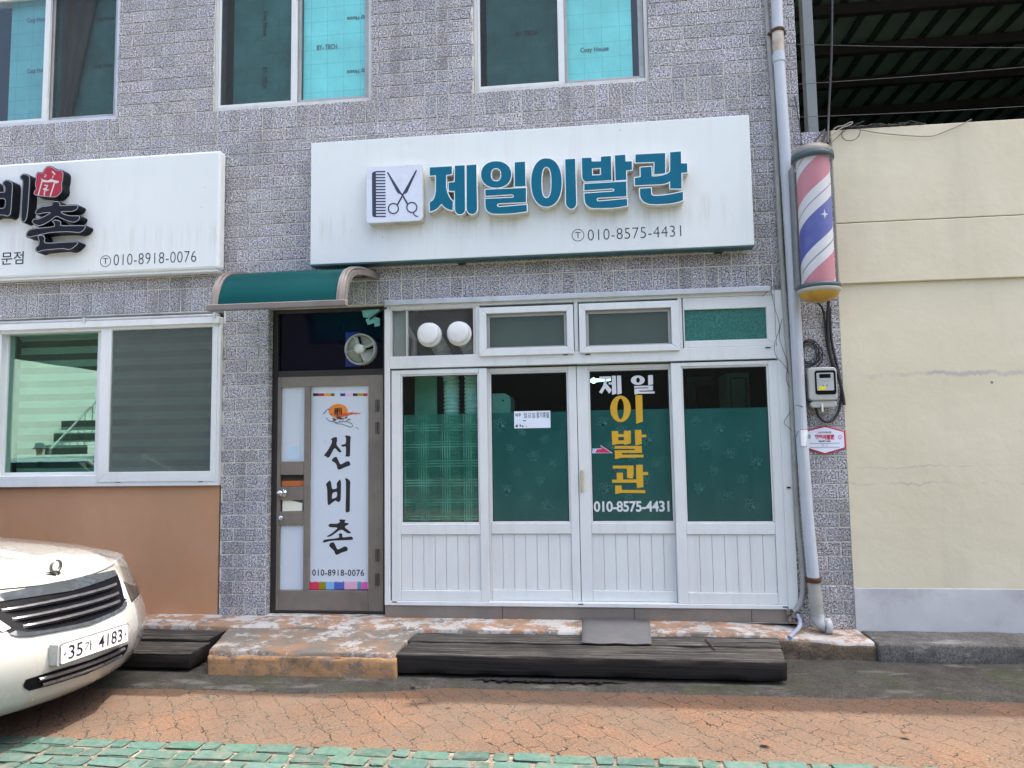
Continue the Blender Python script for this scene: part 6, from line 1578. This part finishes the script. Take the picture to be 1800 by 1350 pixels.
# ------------------------------------------------------------------ passer-by across the street (appears in the left window's reflection)
def skin_person():
    base = mirrored(64, 800, 9.2); bx_, by_ = base.x, base.y
    me = bpy.data.meshes.new('person')
    J = {'pelvis': (0,0,.93,.125), 'belly': (0,0,1.05,.12), 'chest': (0,.0,1.26,.13), 'neck0': (0,0,1.41,.06), 'neck': (0,0,1.47,.05), 'head': (.01,0,1.56,.078), 'crown': (.005,0,1.66,.07),
         'lsh': (0,.17,1.36,.055), 'lel': (-.03,.23,1.10,.042), 'lwr': (.05,.24,.88,.03), 'rsh': (0,-.17,1.36,.055), 'rel': (.02,-.23,1.10,.042), 'rwr': (.10,-.22,.89,.03),
         'lhip': (0,.09,.88,.085), 'lkn': (.08,.10,.49,.055), 'lan': (.02,.10,.09,.04), 'lto': (.16,.11,.035,.03), 'rhip': (0,-.09,.88,.085), 'rkn': (-.02,-.10,.49,.055), 'ran': (-.16,-.10,.10,.04), 'rto': (-.03,-.11,.035,.03)}
    E_ = [('pelvis','belly'),('belly','chest'),('chest','neck0'),('neck0','neck'),('neck','head'),('head','crown'),('chest','lsh'),('lsh','lel'),('lel','lwr'),('chest','rsh'),('rsh','rel'),('rel','rwr'),('pelvis','lhip'),('lhip','lkn'),('lkn','lan'),('lan','lto'),('pelvis','rhip'),('rhip','rkn'),('rkn','ran'),('ran','rto')]
    for side, s in (('l', 1), ('r', -1)):                        # five unequal fingers on a short palm
        wx, wy, wz, _ = J[side+'wr']
        J[side+'pa'] = (wx+.01, wy, wz-.07, .026); E_.append((side+'wr', side+'pa'))
        for i, L_ in enumerate((.07, .078, .072, .055)):
            a, c = side+'f%da' % i, side+'f%db' % i
            J[a] = (wx-.024+.018*i+.012, wy, wz-.07-L_*.55, .0095); J[c] = (wx-.02+.018*i+.018, wy-s*.012, wz-.07-L_, .008); E_ += [(side+'pa', a), (a, c)]
        J[side+'ta'] = (wx+.045, wy-s*.01, wz-.065, .011); J[side+'tb'] = (wx+.06, wy-s*.012, wz-.10, .009); E_ += [(side+'pa', side+'ta'), (side+'ta', side+'tb')]
    names = list(J); idx = {k: i for i, k in enumerate(names)}
    a0 = math.radians(185)
    me.from_pydata([(J[k][0]*math.cos(a0)-J[k][1]*math.sin(a0), J[k][0]*math.sin(a0)+J[k][1]*math.cos(a0), J[k][2]) for k in names], [(idx[a], idx[c]) for a, c in E_], [])
    o = bpy.data.objects.new('person', me); COL.objects.link(o)
    o.modifiers.new('skin', 'SKIN')
    for k in names: sv = me.skin_vertices[0].data[idx[k]]; sv.radius = (J[k][3], J[k][3]); sv.use_root = (k == 'pelvis')
    sb = o.modifiers.new('sub', 'SUBSURF'); sb.levels = sb.render_levels = 2
    dg = bpy.context.evaluated_depsgraph_get(); dg.update()
    m2 = bpy.data.meshes.new_from_object(o.evaluated_get(dg), depsgraph=dg); bpy.data.objects.remove(o)
    m2.materials.clear(); m2.materials.append(SKIN); m2.materials.append(WHITE_CLOTH); m2.materials.append(DARK_CLOTH)
    for p in m2.polygons:
        z = p.center.z; r = math.hypot(p.center.x, p.center.y); p.use_smooth = True
        p.material_index = 2 if z < .93 and not (r > .17 and z > .70) else (1 if .93 <= z < 1.43 and not (r > .19 and z < 1.12) else 0)
    P_ = bpy.data.objects.new('person', m2); P_.location = (bx_, by_, 0); COL.objects.link(P_)
    tag(P_, 'person in white shirt and dark bucket hat walking across the street', 'person')
    b = MB(); b.lathe([(.14, -.03), (.145, -.026), (.098, .02), (.094, .08), (.085, .105), (.05, .115), (0, .118)], (bx_, by_, 1.605), 'z', 28); b.build('hat', DARK_CLOTH, P_)
    f = Vector((math.cos(a0), math.sin(a0), 0)); s = Vector((-f.y, f.x, 0)); c = Vector((bx_, by_, 0))
    b = MB()
    for k in (1, -1): q = c+f*.082+s*.03*k+Vector((0, 0, 1.575)); b.lathe([(0, -.008), (.008, 0), (0, .008)], q, 'z', 8)
    b.build('eye', INK, P_)
    b = MB(); q = c+f*.088+Vector((0, 0, 1.545)); b.lathe([(0, -.02), (.014, -.01), (.009, .01), (0, .025)], q, 'z', 8)
    for k in (1, -1): q = c+s*.083*k+Vector((0, 0, 1.55)); b.lathe([(0, -.03), (.012, -.01), (.014, .015), (0, .03)], q, 'z', 8)
    b.build('nose_and_ears', SKIN, P_)
    b = MB(); q = c+f*.080+Vector((0, 0, 1.515)); b.lathe([(0, -.005), (.018, 0), (0, .005)], q, 'z', 8); b.build('mouth', M('lips', (.3, .1, .09), .5), P_)
skin_person()
